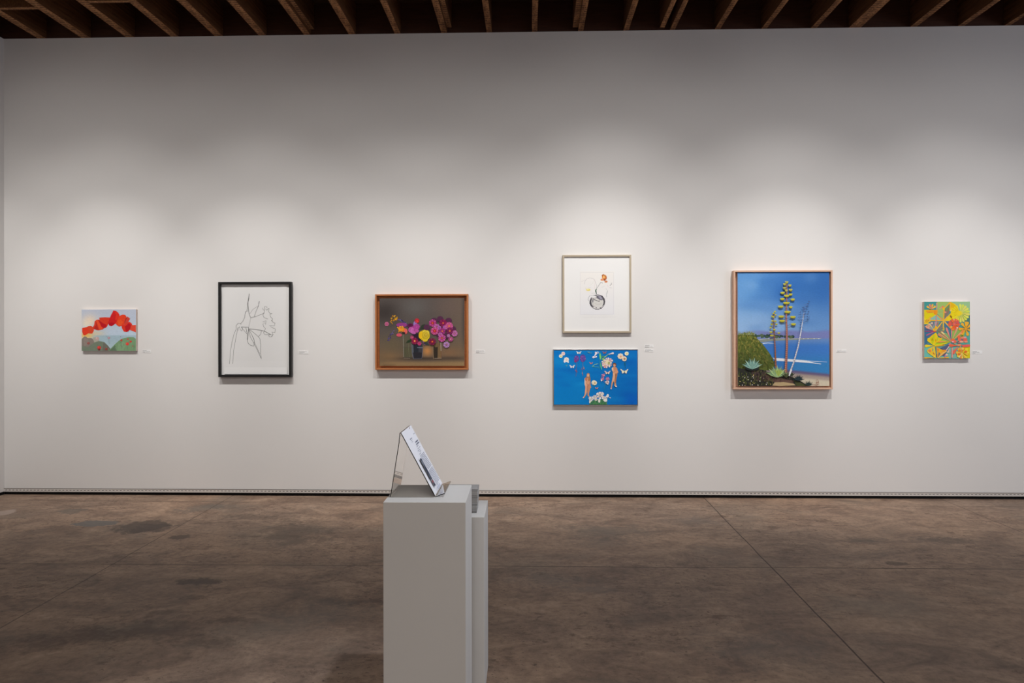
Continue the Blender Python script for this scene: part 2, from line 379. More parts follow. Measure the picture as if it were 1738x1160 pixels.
class Pic:
    """A picture hung on the wall. rect px of its outer front face, depth in metres."""
    def __init__(s, name, rect, depth, label, cat='picture', z=None):
        s.depth = depth; s.yf = D-depth
        a, b = onY(rect[0], rect[1], s.yf), onY(rect[2], rect[3], s.yf); a2, b2 = onY(rect[2], rect[1], s.yf), onY(rect[0], rect[3], s.yf)
        s.x0, s.x1 = (a.x+b2.x)/2, (b.x+a2.x)/2; s.z1, s.z0 = (a.z+a2.z)/2, (b.z+b2.z)/2
        s.cx, s.cz = (s.x0+s.x1)/2, (s.z0+s.z1)/2
        s.e = empty(name, (s.cx, D, s.cz), label, cat)
        s.rect = rect
    def loc(s, p): return Vector((p[0]-s.cx, p[1]-D, p[2]-s.cz))
    def lx(s, px, y=None): return onY(px, (s.rect[1]+s.rect[3])/2, D-(y if y is not None else s.depth)).x-s.cx
    def lz(s, py, y=None): return onY((s.rect[0]+s.rect[2])/2, py, D-(y if y is not None else s.depth)).z-s.cz
    def rect3(s, px, depth):                                   # px rect -> local x0,x1,z0,z1 on plane depth
        return s.lx(px[0], depth), s.lx(px[2], depth), s.lz(px[3], depth), s.lz(px[1], depth)
    def art(s, px, depth, **k):
        x0, x1, z0, z1 = s.rect3(px, depth)
        def to3(X, Y, z): return (x0+(X-px[0])/(px[2]-px[0])*(x1-x0), -depth-z-1e-4, z1-(Y-px[1])/(px[3]-px[1])*(z1-z0))
        return Art(to3, px, **k)
    def frame(s, bar, mats, depth=None, bevel=.0012, inner=None):
        """mitred frame: four lengths in one mesh"""
        x0, x1, z0, z1 = s.x0-s.cx, s.x1-s.cx, s.z0-s.cz, s.z1-s.cz; d = s.depth; bm = bmesh.new()
        O = [(x0, z0), (x1, z0), (x1, z1), (x0, z1)]; I = [(x0+bar, z0+bar), (x1-bar, z0+bar), (x1-bar, z1-bar), (x0+bar, z1-bar)]
        of = [bm.verts.new((x, -d, z)) for x, z in O]; inf = [bm.verts.new((x, -d, z)) for x, z in I]
        ob = [bm.verts.new((x, 0, z)) for x, z in O]; ib = [bm.verts.new((x, 0, z)) for x, z in I]
        for i in range(4):
            j = (i+1) % 4; mi = i % 2 if len(mats) > 1 else 0
            for q in ((of[i], of[j], inf[j], inf[i]), (ob[i], ob[j], of[j], of[i]), (inf[i], inf[j], ib[j], ib[i]), (ib[i], ib[j], ob[j], ob[i])):
                bm.faces.new(q).material_index = mi
        return link('frame', bm, mats, s.e, bevel=bevel)
    def slab(s, name, px, y0, y1, mats):
        """box between depth y0 (wall side) and y1 (front), px rect read at y1"""
        x0, x1, z0, z1 = s.rect3(px, y1); bm = bmesh.new(); box(bm, x0, x1, -y1, -y0, z0, z1); return link(name, bm, mats, s.e)
    def board(s, name, y0, y1, inset, mats):
        bm = bmesh.new(); box(bm, s.x0-s.cx+inset, s.x1-s.cx-inset, -y1, -y0, s.z0-s.cz+inset, s.z1-s.cz-inset); return link(name, bm, mats, s.e)
blocking(0, 11, 'short wooden block between the first two ceiling joists, far left')
blocking(2, 1.5, 'short wooden block between the third and fourth ceiling joists')
# ================= 1: poppies over bay
P = Pic('hanging_canvas', (138.6, 525.5, 230.9, 596.0), .023, 'small unframed canvas of red poppies over green hills, leftmost on the wall', 'painting')
P.slab('canvas', (138.6, 525.5, 230.9, 596.0), 0, .023, M['canvas_edge_pale'])
A = P.art((138.6, 525.5, 230.9, 596.0), .023); A.S(120, 505, 10.087)
def bg(u, v):
    c = lerp((186, 194, 210), (190, 206, 222), ss(200, 650, v))
    c = lerp(c, (238, 214, 188), .85*blob(u, v, 330, 400, 130, 110)); c = lerp(c, (240, 228, 200), .6*blob(u, v, 260, 460, 90, 80))
    c = lerp(c, (240, 190, 90), .95*blob(u, v, 270, 650, 130, 60)); c = lerp(c, (220, 200, 160), .6*blob(u, v, 460, 620, 120, 60))
    if v > 655: c = lerp(c, (160, 186, 196), .85*ss(330, 480, u))
    if v > 655: c = lerp(c, (178, 200, 206), .6*ss(700, 860, v))
    return c
A.grid(46, 36, bg)
A.poly([(380, 690), (460, 680), (500, 760), (400, 800)], (176, 172, 158))
A.poly([(188, 712), (212, 690), (235, 668), (262, 672), (290, 697), (350, 695), (378, 712), (395, 745), (410, 800), (420, 917), (188, 917)], (136, 126, 118))
A.poly([(215, 720), (240, 690), (300, 720), (330, 800), (230, 830)], (144, 132, 124))
A.poly([(188, 830), (300, 850), (400, 775), (440, 760), (480, 750), (530, 756), (575, 765), (640, 830), (688, 892), (700, 917), (188, 917)], (118, 130, 112))
A.poly([(560, 770), (640, 830), (688, 892), (720, 917), (540, 917)], (112, 112, 102))
A.poly([(650, 917), (690, 872), (760, 800), (830, 740), (870, 712), (920, 697), (1000, 680), (1080, 685), (1117, 713), (1117, 917)], (122, 156, 116))
A.poly([(760, 917), (830, 800), (900, 760), (960, 790), (900, 917)], (130, 165, 125))
A.poly([(690, 890), (760, 820), (790, 917), (660, 917)], (96, 120, 96))
r = random.Random(1)
for k in range(46):
    x = r.uniform(440, 1110); y = r.uniform(760, 880); 
    if abs(x-685) < (900-y)*.9: continue
    A.line([(x, y), (x+r.uniform(-8, 8), y+r.uniform(25, 60))], 4, r.choice([(92, 112, 86), (150, 178, 140), (100, 120, 100)]), 2)
for q in ((487, 862, 34, (215, 62, 55)), (487, 895, 20, (120, 40, 40)), (868, 737, 20, (190, 75, 65)), (970, 797, 30, (222, 72, 62)), (978, 716, 16, (200, 85, 70)), (1027, 758, 20, (205, 65, 60)), (1062, 835, 12, (175, 95, 80)),
          (610, 885, 24, (150, 70, 62)), (305, 785, 26, (150, 88, 82)), (655, 695, 24, (190, 150, 160)), (455, 705, 34, (196, 170, 165)), (855, 675, 10, (150, 150, 165))):
    A.ell(q[0], q[1], q[2], q[2]*.92, q[3], n=9)
    A.ell(q[0]-q[2]*.3, q[1]-q[2]*.3, q[2]*.4, q[2]*.35, tuple(min(255, c+22) for c in q[3]), n=7)
for a, b in (((655, 720), (660, 800)), ((870, 755), (875, 880)), ((970, 825), (965, 880)), ((650, 690), (600, 660))): A.line([a, b], 4, (120, 130, 130))
for pts, c in (
 ([(197, 525), (270, 510), (300, 495), (345, 490), (372, 500), (395, 530), (397, 570), (370, 622), (300, 618), (245, 652), (215, 640), (198, 590)], (226, 62, 36)),
 ([(270, 512), (300, 495), (360, 495), (392, 540), (370, 618), (300, 615), (320, 560)], (216, 74, 44)),
 ([(375, 520), (405, 470), (412, 410), (450, 382), (500, 382), (520, 420), (600, 500), (550, 550), (470, 565), (400, 545)], (214, 58, 38)),
 ([(400, 530), (440, 470), (430, 400), (480, 560), (440, 560)], (190, 40, 34)),
 ([(430, 390), (460, 385), (560, 545), (500, 562)], (232, 80, 44)),
 ([(490, 347), (590, 341), (678, 346), (650, 440), (625, 500), (590, 528), (545, 522), (505, 420)], (216, 60, 38)),
 ([(478, 385), (520, 420), (570, 450), (615, 470), (605, 520), (560, 527), (525, 500)], (188, 22, 34)),
 ([(735, 224), (775, 232), (815, 262), (835, 295), (845, 335), (800, 400), (770, 450), (735, 475), (700, 496), (660, 482), (643, 445), (660, 380), (690, 310)], (208, 32, 36)),
 ([(650, 440), (700, 430), (760, 440), (735, 475), (700, 496), (660, 482)], (184, 16, 36)),
 ([(740, 230), (815, 262), (840, 330), (790, 400), (760, 380), (780, 300)], (220, 50, 36)),
 ([(850, 310), (895, 296), (935, 302), (958, 335), (940, 400), (915, 470), (880, 490), (830, 502), (795, 480), (770, 450), (800, 390)], (228, 66, 36)),
 ([(800, 400), (860, 380), (900, 420), (870, 480), (820, 490)], (236, 86, 40)),
 ([(972, 328), (1018, 365), (990, 420), (945, 475), (912, 468), (935, 400)], (206, 66, 54)),
 ([(950, 345), (965, 350), (930, 430), (918, 440)], (150, 50, 46)),
 ([(870, 480), (930, 470), (1000, 418), (1040, 440), (1062, 482), (1010, 560), (960, 596), (910, 586), (880, 530)], (220, 56, 38)),
 ([(930, 500), (1000, 440), (1032, 470), (1022, 540), (985, 588), (945, 585)], (188, 24, 34)),
 ([(1045, 476), (1117, 474), (1117, 602), (1060, 575), (1012, 560)], (224, 76, 54))): A.poly(pts, c)
A.build('painted_face', M['oil_smooth'], P.e)
# ================= 2: ink line drawing in a black frame
P = Pic('framed_drawing', (370.2, 478.6, 494.0, 640.6), .044, 'black framed ink line drawing of a nodding flower on white paper', 'framed drawing')
P.frame(.021, [M['black']])
P.board('backing_board', 0, .018, .018, M['mat'])
x0, x1, z0, z1 = P.rect3((374.8, 483.5, 488.0, 635.0), .022)
bm = bmesh.new(); n = 14
Vf, Vb = [], []
for i in range(n+1):                                           # loose sheet whose foot bows off the backing
    t = i/n; zz = z1+(z0-z1)*t; cur = .0015+.006*max(0, (t-.86)/.14)**2; l = x0+.006*0+(.030*t)
    Vf.append((l*1.0+.004, x1-.002, zz, cur))
def shq(dy):
    out = []
    for l, rgt, zz, cur in Vf: out.append((bm.verts.new((l, -.0185-cur-dy, zz)), bm.verts.new((rgt, -.0185-cur*1.3-dy, zz-(.004 if zz == z0 else 0)))))
    return out
a_, b_ = shq(.0006), shq(0)
for i in range(n):
    bm.faces.new((a_[i][0], a_[i][1], a_[i+1][1], a_[i+1][0])); bm.faces.new((b_[i][0], b_[i+1][0], b_[i+1][1], b_[i][1]))
    bm.faces.new((a_[i][0], a_[i+1][0], b_[i+1][0], b_[i][0])); bm.faces.new((a_[i][1], b_[i][1], b_[i+1][1], a_[i+1][1]))
bm.faces.new((a_[0][0], b_[0][0], b_[0][1], a_[0][1])); bm.faces.new((a_[n][0], a_[n][1], b_[n][1], b_[n][0]))
sheet_o = link('drawing_sheet', bm, M['sheet'], P.e)
A = P.art((374.8, 483.5, 488.0, 631.0), .0212); A.S(355, 465, 5.8)
ink = (120, 119, 118); dk = (80, 78, 78)
for pts, w, c in (
 ([(195, 920), (203, 850), (209, 760), (228, 660), (246, 590), (266, 545)], 3, ink), ([(224, 920), (236, 840), (241, 760), (258, 660), (273, 580), (283, 530)], 3, ink),
 ([(266, 548), (266, 510), (285, 488), (308, 488), (315, 500)], 3.5, ink), ([(283, 560), (285, 535), (300, 520)], 3, ink), ([(310, 492), (332, 468), (350, 430), (357, 380), (372, 366), (382, 368)], 3.5, ink),
 ([(357, 392), (358, 370)], 3, dk), ([(372, 365), (378, 300), (388, 240), (396, 196)], 4, ink), ([(396, 196), (389, 250), (384, 268), (383, 310), (390, 375), (399, 410), (410, 432)], 4, dk), ([(384, 270), (392, 240)], 6, dk),
 ([(400, 395), (430, 352), (485, 315)], 3, (160, 158, 156)), ([(494, 270), (488, 315), (462, 370), (445, 420)], 3.5, ink), ([(490, 300), (494, 272)], 5, dk),
 ([(410, 432), (450, 424), (500, 405), (545, 387)], 3, ink), ([(410, 432), (400, 480), (389, 528)], 3, (160, 158, 156)), ([(388, 525), (316, 523)], 4, dk), ([(316, 523), (330, 545), (320, 565)], 3, ink), ([(300, 522), (305, 550), (320, 560)], 3, ink),
 ([(318, 525), (345, 560), (378, 598)], 3, ink), ([(362, 530), (375, 590), (374, 650), (385, 685), (410, 705), (440, 712)], 4, ink), ([(388, 527), (384, 600), (380, 650)], 3.5, dk),
 ([(388, 545), (420, 600), (445, 660), (440, 712)], 3.5, ink), ([(388, 545), (405, 620), (430, 665), (470, 742), (510, 830)], 3.5, ink), ([(425, 610), (440, 640), (448, 680), (500, 790)], 3, ink),
 ([(395, 548), (440, 580), (485, 620), (500, 640), (508, 700), (507, 780), (513, 838)], 3.5, ink), ([(388, 543), (460, 548), (545, 565), (590, 590), (612, 602)], 4, dk), ([(485, 618), (508, 596), (514, 562)], 3.5, ink),
 ([(527, 335), (530, 350), (545, 362), (541, 382)], 3, ink), ([(545, 360), (546, 322), (560, 320), (566, 332), (575, 330)], 3, ink), ([(556, 345), (566, 360), (580, 345), (590, 338), (585, 372), (600, 392), (622, 390), (598, 402), (608, 430), (625, 442), (620, 465), (613, 458)], 3.5, ink),
 ([(613, 458), (632, 480), (649, 485), (642, 515), (593, 512), (625, 532), (653, 545), (648, 580), (618, 574), (630, 600), (610, 622), (592, 620), (586, 600)], 4, ink),
 ([(618, 622), (625, 600), (600, 600), (545, 598), (537, 580), (545, 565)], 3.5, ink), ([(541, 382), (530, 405), (540, 430), (578, 446)], 3, ink), ([(545, 565), (555, 540), (538, 520), (530, 495), (548, 485), (528, 472), (560, 462), (556, 500)], 3, ink),
 ([(628, 930), (655, 926)], 3, ink), ([(674, 932), (688, 920), (698, 930), (706, 918), (716, 928)], 3.5, ink)): A.line(pts, w, c)
join(sheet_o, A.build('ink_lines', M['print'], P.e))
# ================= 3: dark still life in a cherry floater frame
P = Pic('framed_painting', (636.6, 499.6, 794.6, 628.0), .053, 'dark still life painting of flowers in glass vases in an orange brown wooden frame', 'framed painting')
P.frame(.0145, [M['orange'], M['orangeV']])
P.board('backing_board', 0, .014, .012, M['orange'])
R = (644.3, 506.5, 788.0, 621.5)
P.slab('canvas', R, .014, .039, M['linen'])
A = P.art(R, .039); A.S(625, 485, 7.029)
def bg(u, v):
    c = lerp((88, 80, 76), (104, 90, 78), ss(700, 1147, u)); c = lerp(c, (120, 98, 74), .8*ss(520, 860, v)*(.5+.5*abs(u-640)/500))
    c = lerp(c, (54, 48, 46), .8*blob(u, v, 200, 320, 170, 130)); c = lerp(c, (104, 104, 102), .5*blob(u, v, 560, 260, 160, 110)); c = lerp(c, (108, 90, 84), .5*blob(u, v, 950, 260, 180, 120))
    c = lerp(c, (104, 92, 68), .6*blob(u, v, 300, 700, 160, 130)); c = lerp(c, (134, 104, 72), .7*blob(u, v, 250, 850, 140, 60))
    c = lerp(c, (196, 134, 76), .95*blob(u, v, 705, 780, 62, 62)); c = lerp(c, (136, 100, 70), .6*blob(u, v, 960, 800, 130, 60)); c = lerp(c, (66, 60, 58), .7*ss(1100, 1147, u)*ss(900, 500, v))
    c = lerp(c, (150, 122, 84), .85*ss(890, 930, v)); c = lerp(c, (56, 46, 40), .75*blob(u, v, 640, 872, 260, 18)); c = lerp(c, (76, 64, 54), .8*blob(u, v, 1000, 868, 200, 22))
    c = lerp(c, (112, 92, 68), .5*blob(u, v, 150, 900, 100, 120))
    return c
A.grid(70, 56, bg)
A.poly([(415, 590), (520, 600), (520, 860), (420, 855)], (92, 86, 70)); A.poly([(430, 740), (520, 740), (520, 850), (425, 850)], (88, 84, 64))
for pts, w, c in (([(416, 585), (420, 735), (424, 855)], 4, (150, 148, 138)), ([(412, 735), (520, 742)], 3, (70, 66, 58)), ([(418, 856), (520, 862)], 5, (52, 50, 46)), ([(424, 866), (500, 868)], 3, (140, 130, 112)), ([(450, 680), (440, 790), (460, 850)], 3, (70, 80, 60)), ([(490, 640), (480, 740), (490, 850)], 3, (110, 112, 84))): A.line(pts, w, c)
A.poly([(520, 700), (650, 700), (648, 780), (640, 868), (540, 872), (525, 800)], (62, 62, 70)); A.poly([(540, 790), (640, 800), (638, 866), (545, 868)], (44, 42, 48)); A.poly([(535, 700), (600, 690), (600, 790), (545, 800)], (40, 44, 52))
for pts, w, c in (([(518, 700), (524, 800), (540, 872)], 5, (110, 118, 134)), ([(532, 710), (536, 800)], 4, (140, 150, 160)), ([(585, 740), (650, 742)], 5, (140, 152, 178)), ([(652, 740), (640, 868)], 4, (92, 100, 122)), ([(540, 874), (640, 872)], 4, (92, 94, 104))): A.line(pts, w, c)
A.poly([(770, 690), (870, 690), (872, 880), (778, 880)], (104, 84, 62)); A.poly([(782, 725), (830, 735), (826, 872), (784, 872)], (52, 44, 36)); A.poly([(832, 740), (866, 700), (868, 866), (834, 870)], (120, 96, 66))
for pts, w, c in (([(866, 680), (868, 780)], 5, (190, 184, 170)), ([(870, 780), (870, 870)], 5, (130, 84, 56)), ([(776, 880), (880, 878)], 5, (60, 44, 36)), ([(790, 868), (876, 866)], 3, (170, 156, 140)), ([(768, 700), (778, 880)], 3, (140, 118, 96)), ([(820, 690), (812, 735), (835, 720), (838, 640)], 6, (134, 108, 70)), ([(790, 690), (808, 740)], 5, (120, 98, 66))): A.line(pts, w, c)
r = random.Random(2)
for a, b, c_, d_, n, cols in ((330, 400, 470, 480, 40, [(88, 74, 140), (62, 52, 104), (120, 108, 170), (48, 40, 84)]), (232, 540, 300, 660, 26, [(84, 70, 130), (60, 48, 100), (112, 100, 150)]), (470, 480, 560, 600, 22, [(96, 42, 84), (60, 36, 66)])):
    for k in range(n):
        t = r.random(); x = a+(c_-a)*t+r.uniform(-16, 16); y = (b+(d_-b)*(t if a < 300 or a > 400 else t*t)) if a != 232 else (660-120*t+r.uniform(-12, 12))
        A.ell(x, y, r.uniform(4, 9), r.uniform(4, 8), r.choice(cols), n=6)
A.line([(430, 570), (380, 600), (300, 560), (262, 600)], 2.5, (86, 80, 56)); A.line([(330, 440), (300, 470), (240, 500)], 2.5, (86, 80, 56))
A.poly([(450, 685), (470, 655), (510, 636), (520, 660), (490, 680)], (46, 62, 42)); A.poly([(610, 530), (640, 470), (680, 460), (670, 520)], (50, 58, 46)); A.poly([(660, 680), (710, 680), (730, 716), (690, 712)], (58, 64, 62)); A.poly([(520, 590), (600, 570), (640, 640), (590, 680), (530, 640)], (46, 32, 50))
for k in range(26):                                            # yellow orange blooms
    a = r.uniform(0, 6.28); q = r.uniform(5, 38); A.petal(312+q*.5*math.cos(a), 385+q*.5*math.sin(a), a, 0, 26, 11, r.choice([(214, 160, 40), (190, 128, 30), (226, 186, 66), (150, 96, 26)]))
for k in range(8): A.petal(280+r.uniform(-14, 14), 420+r.uniform(-10, 30), r.uniform(0, 6), 0, 20, 9, r.choice([(204, 146, 40), (170, 110, 30)]))
A.flower(222, 458, 26, 6, (196, 104, 140), (216, 150, 120), .3, sy=1); A.ell(224, 458, 9, 22, (176, 84, 124))
A.ell(400, 470, 66, 26, (148, 60, 130)); A.ell(370, 590, 34, 20, (206, 84, 104)); A.ell(446, 545, 22, 34, (228, 100, 96))
for k in range(46): 
    a = r.uniform(0, 6.28); q = r.uniform(0, 42); A.petal(392+q*math.cos(a)*1.1, 530+q*math.sin(a)*.8, -PI/2+r.uniform(-1.3, 1.3), -8, 22, 12, r.choice([(240, 156, 34), (246, 176, 48), (224, 124, 36), (250, 140, 60)]))
A.poly([(405, 560), (440, 555), (445, 575), (410, 572)], (52, 44, 40))
A.ell(507, 478, 36, 28, (100, 30, 74)); A.ell(500, 470, 22, 14, (84, 22, 60))
A.ell(562, 460, 22, 36, (150, 120, 190)); A.flower(583, 420, 30, 8, (190, 40, 56), (214, 56, 60), .4); A.ell(590, 430, 14, 10, (216, 62, 66))
for k in range(5): A.flower(545+r.uniform(-34, 48), 520+r.uniform(-36, 38), 36, 11, [(176, 70, 150), (196, 92, 170), (160, 54, 132)][k % 3], (190, 90, 160), .2)
A.ell(580, 540, 26, 22, (188, 84, 156)); 
for k in range(10): A.petal(545, 540, 1+k*.35, 4, 42, 10, (206, 112, 184))
A.flower(525, 620, 24, 8, (176, 74, 112), (208, 110, 140), .3)
A.flower(556, 662, 42, 10, (150, 36, 82), (190, 40, 50), .42, col2=(128, 28, 70)); A.ell(556, 662, 7, 7, (244, 216, 140))
A.flower(612, 692, 24, 6, (190, 66, 120), (200, 50, 80), .3); A.petal(640, 660, .6, 0, 36, 14, (130, 80, 140)); A.petal(650, 680, .8, 0, 44, 12, (120, 84, 130))
A.ell(672, 595, 66, 64, (206, 176, 30)); A.ell(680, 655, 30, 16, (214, 186, 44)); A.ell(628, 590, 24, 44, (230, 186, 30), .1); A.ell(690, 560, 42, 34, (222, 198, 60), .3)
A.ell(684, 592, 40, 42, (196, 168, 40)); A.ell(686, 588, 30, 32, (216, 190, 56)); A.ell(688, 590, 22, 23, (186, 156, 38)); A.ell(690, 586, 14, 14, (208, 180, 60)); A.line([(640, 620), (660, 650), (700, 652), (728, 620)], 5, (236, 212, 70)); A.line([(650, 552), (680, 540), (712, 552), (726, 585)], 5, (232, 210, 80))
for x, y in ((790, 420), (860, 400), (700, 500), (900, 520), (960, 420), (1010, 520), (850, 580), (940, 600), (900, 460), (830, 520)): A.ell(x, y, 40, 36, (84, 44, 72), n=10)
for f in ((770, 448, 46, (166, 56, 122), (170, 26, 46), .38, (190, 80, 146)), (895, 448, 46, (140, 28, 88), (176, 40, 60), .3, (120, 20, 72)), (820, 492, 34, (176, 88, 158), (120, 50, 110), .3, (196, 116, 180)), (850, 505, 24, (190, 110, 190), (110, 44, 96), .3, (160, 84, 160)),
          (918, 500, 26, (186, 110, 190), (150, 80, 150), .3, (170, 90, 170)), (966, 484, 48, (206, 96, 150), (206, 90, 96), .34, (190, 80, 140)), (795, 542, 48, (196, 72, 132), (176, 24, 48), .4, (206, 96, 150)), (885, 545, 40, (166, 56, 130), (196, 70, 80), .3, (146, 44, 110)),
          (1030, 572, 38, (200, 122, 176), (150, 70, 130), .3, (184, 100, 160)), (975, 542, 44, (130, 36, 90), (176, 70, 60), .3, (110, 26, 76)), (860, 585, 26, (176, 96, 170), (140, 60, 120), .3, (196, 120, 180)), (882, 628, 46, (180, 66, 136), (150, 30, 60), .3, (200, 96, 160)),
          (960, 598, 20, (186, 130, 176), None, .3, (170, 110, 160)), (986, 640, 30, (180, 80, 136), (206, 130, 160), .3, (160, 60, 120)), (935, 706, 38, (166, 116, 176), (110, 60, 120), .3, (190, 146, 196)), (767, 670, 44, (132, 34, 74), (190, 50, 40), .3, (112, 26, 62))):
    A.flower(f[0], f[1], f[2], 12, f[3], f[4], f[5], col2=f[6], a0=r.random()); 
    if f[4]: A.ell(f[0], f[1], f[2]*.13, f[2]*.12, (236, 170, 70), n=8)
A.line([(175, 938), (330, 937)], 3, (96, 76, 56))
A.build('painted_face', M['oil'], P.e)
# ================= 4: vase print in a champagne frame
P = Pic('framed_print', (954.8, 432.8, 1071.6, 565.2), .029, 'pale gold framed print of an orange flower in a round black sketched vase', 'framed print')
P.frame(.0165, [M['gold']])
P.board('mat_board', 0, .016, .014, M['mat'])
psheet = P.slab('print_sheet', (983.5, 459.4, 1045.5, 538.6), .016, .0168, M['mat'])
R = (984.4, 461.2, 1042.5, 534.6)
A = P.art(R, .0170, k=1.02); A.S(940, 420, 7.028)
A.grid(10, 12, lambda u, v: lerp((243, 240, 236), (238, 238, 241), ss(300, 800, v)))
A.S(980, 455, 14.5)
lg = (196, 192, 196); mg = (150, 150, 154); bk = (62, 60, 66)
for q in ((75, 110, 890, 112), (75, 110, 72, 1140), (890, 112, 888, 1130), (75, 1142, 890, 1136)): A.line([(q[0], q[1]), (q[2], q[3])], 7, (226, 224, 226))
for pts, w, c in (([(178, 400), (185, 330), (230, 270), (300, 245), (370, 255), (420, 290), (452, 360), (474, 430), (470, 500)], 6, lg), ([(90, 340), (160, 310), (200, 300)], 8, (224, 220, 220)), ([(400, 260), (440, 340), (420, 520)], 5, (226, 206, 206)), ([(420, 300), (380, 380), (300, 430)], 4, (222, 226, 214)),
    ([(580, 350), (520, 440), (480, 500), (440, 545)], 8, (120, 126, 124)), ([(585, 362), (620, 376)], 10, (120, 120, 120)), ([(600, 480), (680, 440)], 5, (214, 218, 214)), ([(700, 500), (745, 570), (740, 640)], 5, (190, 196, 190)), ([(745, 560), (715, 640), (720, 720)], 7, (160, 164, 168)), ([(690, 700), (745, 770)], 4, (216, 214, 220)),
    ([(840, 370), (835, 410), (800, 435)], 9, (96, 94, 102)), ([(790, 488), (850, 496)], 7, (196, 196, 200)), ([(740, 420), (760, 470)], 8, (232, 212, 214)), ([(345, 640), (400, 615), (470, 640)], 6, (196, 200, 196)), ([(320, 670), (280, 720), (262, 780), (290, 820)], 7, (150, 152, 158))): A.line(pts, w, c)
A.poly([(435, 545), (480, 515), (468, 560), (478, 640), (455, 630), (440, 580)], (104, 130, 112)); A.poly([(445, 560), (465, 560), (480, 650), (460, 640)], (60, 84, 72))
A.ell(268, 540, 56, 30, (240, 228, 140)); A.ell(250, 530, 34, 16, (246, 236, 170)); A.line([(200, 490), (215, 520), (230, 560), (310, 560)], 6, (226, 206, 150)); A.line([(270, 480), (330, 490)], 7, (226, 206, 236))
# bowl
A.ell(490, 840, 192, 186, (150, 148, 152), n=36); A.ell(494, 846, 172, 172, (206, 204, 202), n=32); A.ell(520, 860, 130, 110, (222, 220, 216), n=24)
A.poly([(560, 670), (620, 690), (670, 760), (684, 830), (660, 910), (610, 940), (640, 880), (645, 820), (620, 760), (570, 720)], (86, 82, 88)); A.poly([(470, 690), (560, 680), (620, 740), (630, 790), (580, 800), (520, 770), (470, 740)], (130, 128, 140)); A.poly([(520, 700), (580, 700), (610, 760), (560, 770)], (166, 164, 180))
A.poly([(300, 820), (330, 760), (360, 745), (340, 820), (350, 900), (400, 960), (350, 940), (310, 880)], (84, 82, 88)); A.poly([(372, 760), (392, 800), (380, 870), (366, 830)], (96, 98, 110))
A.line([(340, 690), (400, 672), (480, 690), (500, 720)], 14, bk, 8); A.line([(380, 755), (430, 790), (500, 815), (545, 830)], 15, bk, 12); A.line([(545, 830), (530, 800), (570, 780)], 10, (100, 98, 104))
A.line([(300, 860), (330, 930), (400, 970), (440, 975)], 16, (80, 78, 82), 10); A.line([(470, 730), (520, 740), (560, 770)], 12, (90, 88, 98)); A.ell(390, 705, 60, 30, (236, 236, 236)); A.line([(400, 1000), (450, 1022), (520, 1022), (590, 1000), (640, 945)], 9, bk, 6)
A.poly([(545, 985), (600, 980), (575, 1006)], bk); A.poly([(445, 980), (480, 980), (465, 1000)], (90, 90, 96)); A.ell(500, 975, 110, 18, (226, 224, 222)); A.line([(420, 870), (500, 900), (600, 880)], 8, (196, 192, 186)); A.poly([(445, 972), (480, 972), (463, 1000)], (90, 90, 96)); A.poly([(545, 978), (596, 975), (572, 1004)], bk)
for cx, cy, rx, ry, c in ((662, 225, 60, 56, (222, 146, 84)), (640, 190, 40, 30, (196, 120, 70)), (690, 250, 34, 44, (206, 120, 66)), (650, 240, 34, 30, (244, 180, 110)), (610, 292, 42, 28, (240, 172, 130)), (665, 290, 22, 30, (176, 96, 60)), (705, 340, 38, 26, (222, 146, 104)), (650, 215, 18, 26, (250, 200, 120)), (605, 290, 20, 16, (232, 150, 110))): A.ell(cx, cy, rx, ry, c)
for pts in ([(598, 200), (640, 150), (650, 185)], [(690, 200), (720, 230), (700, 290), (665, 310)], [(640, 250), (660, 300), (720, 330)]): A.line(pts, 7, (150, 84, 56))
join(psheet, A.build('print_image', M['print'], P.e))
# ================= 5: blue painting
P = Pic('framed_painting', (938.8, 593.2, 1083.0, 689.3), .0255, 'wide blue painting of two small figures with butterflies and lilies, thin silver frame', 'framed painting')
P.frame(.0062, [M['silver']], bevel=.0008)
R = (940.2, 594.9, 1081.9, 687.2)
P.slab('canvas', R, 0, .0215, M['linen'])
A = P.art(R, .0215, k=1.24); A.S(930, 580, 9.147)
rg = random.Random(4); ns = [(rg.uniform(90, 1390), rg.uniform(130, 980), rg.uniform(60, 220), rg.uniform(15, 50), rg.uniform(-.35, .35)) for k in range(60)]
def bg(u, v):
    c = lerp((0, 122, 196), (0, 100, 182), ss(500, 1392, u)*.8); s = sum(a*blob(u, v, x, y, w, h) for x, y, w, h, a in ns)
    c = lerp(c, (20, 142, 208), s) if s > 0 else lerp(c, (0, 84, 176), -s); c = lerp(c, (0, 80, 190), .5*blob(u, v, 1300, 920, 120, 90)); return c
A.grid(80, 56, bg)
A.S(940, 592, 11.6)
wh = (240, 236, 232); cr = (244, 224, 204)
def bfly(x, y, w, col, dark=(110, 90, 90), tilt=0):
    for s in (-1, 1):
        A.poly([(x, y), (x+s*w*.95, y-w*.62+tilt*s), (x+s*w, y-w*.4+tilt*s), (x+s*w*.7, y+w*.02), (x+s*w*.55, y+w*.58), (x+s*w*.2, y+w*.5)], col)
        A.ell(x+s*w*.55, y-w*.18, w*.14, w*.1, lerp(col, dark, .35), n=6)
    A.ell(x, y+w*.1, w*.08, w*.42, dark, n=8)
def rose(x, y, r_, col, cen): 
    A.ell(x, y, r_, r_*.92, col, n=12); A.flower(x, y, r_*1.08, 8, col, None, col2=lerp(col, (255, 255, 255), .3)); A.ell(x+r_*.1, y+r_*.1, r_*.5, r_*.42, lerp(col, cen, .5)); A.ell(x+r_*.1, y+r_*.1, r_*.22, r_*.2, cen)
gl = (120, 196, 130); gd = (60, 130, 120)
A.line([(185, 130), (175, 200), (190, 300)], 4, (70, 120, 130)); rose(186, 98, 36, (232, 196, 190), (220, 170, 160)); rose(138, 148, 34, (244, 230, 200), (200, 190, 60))
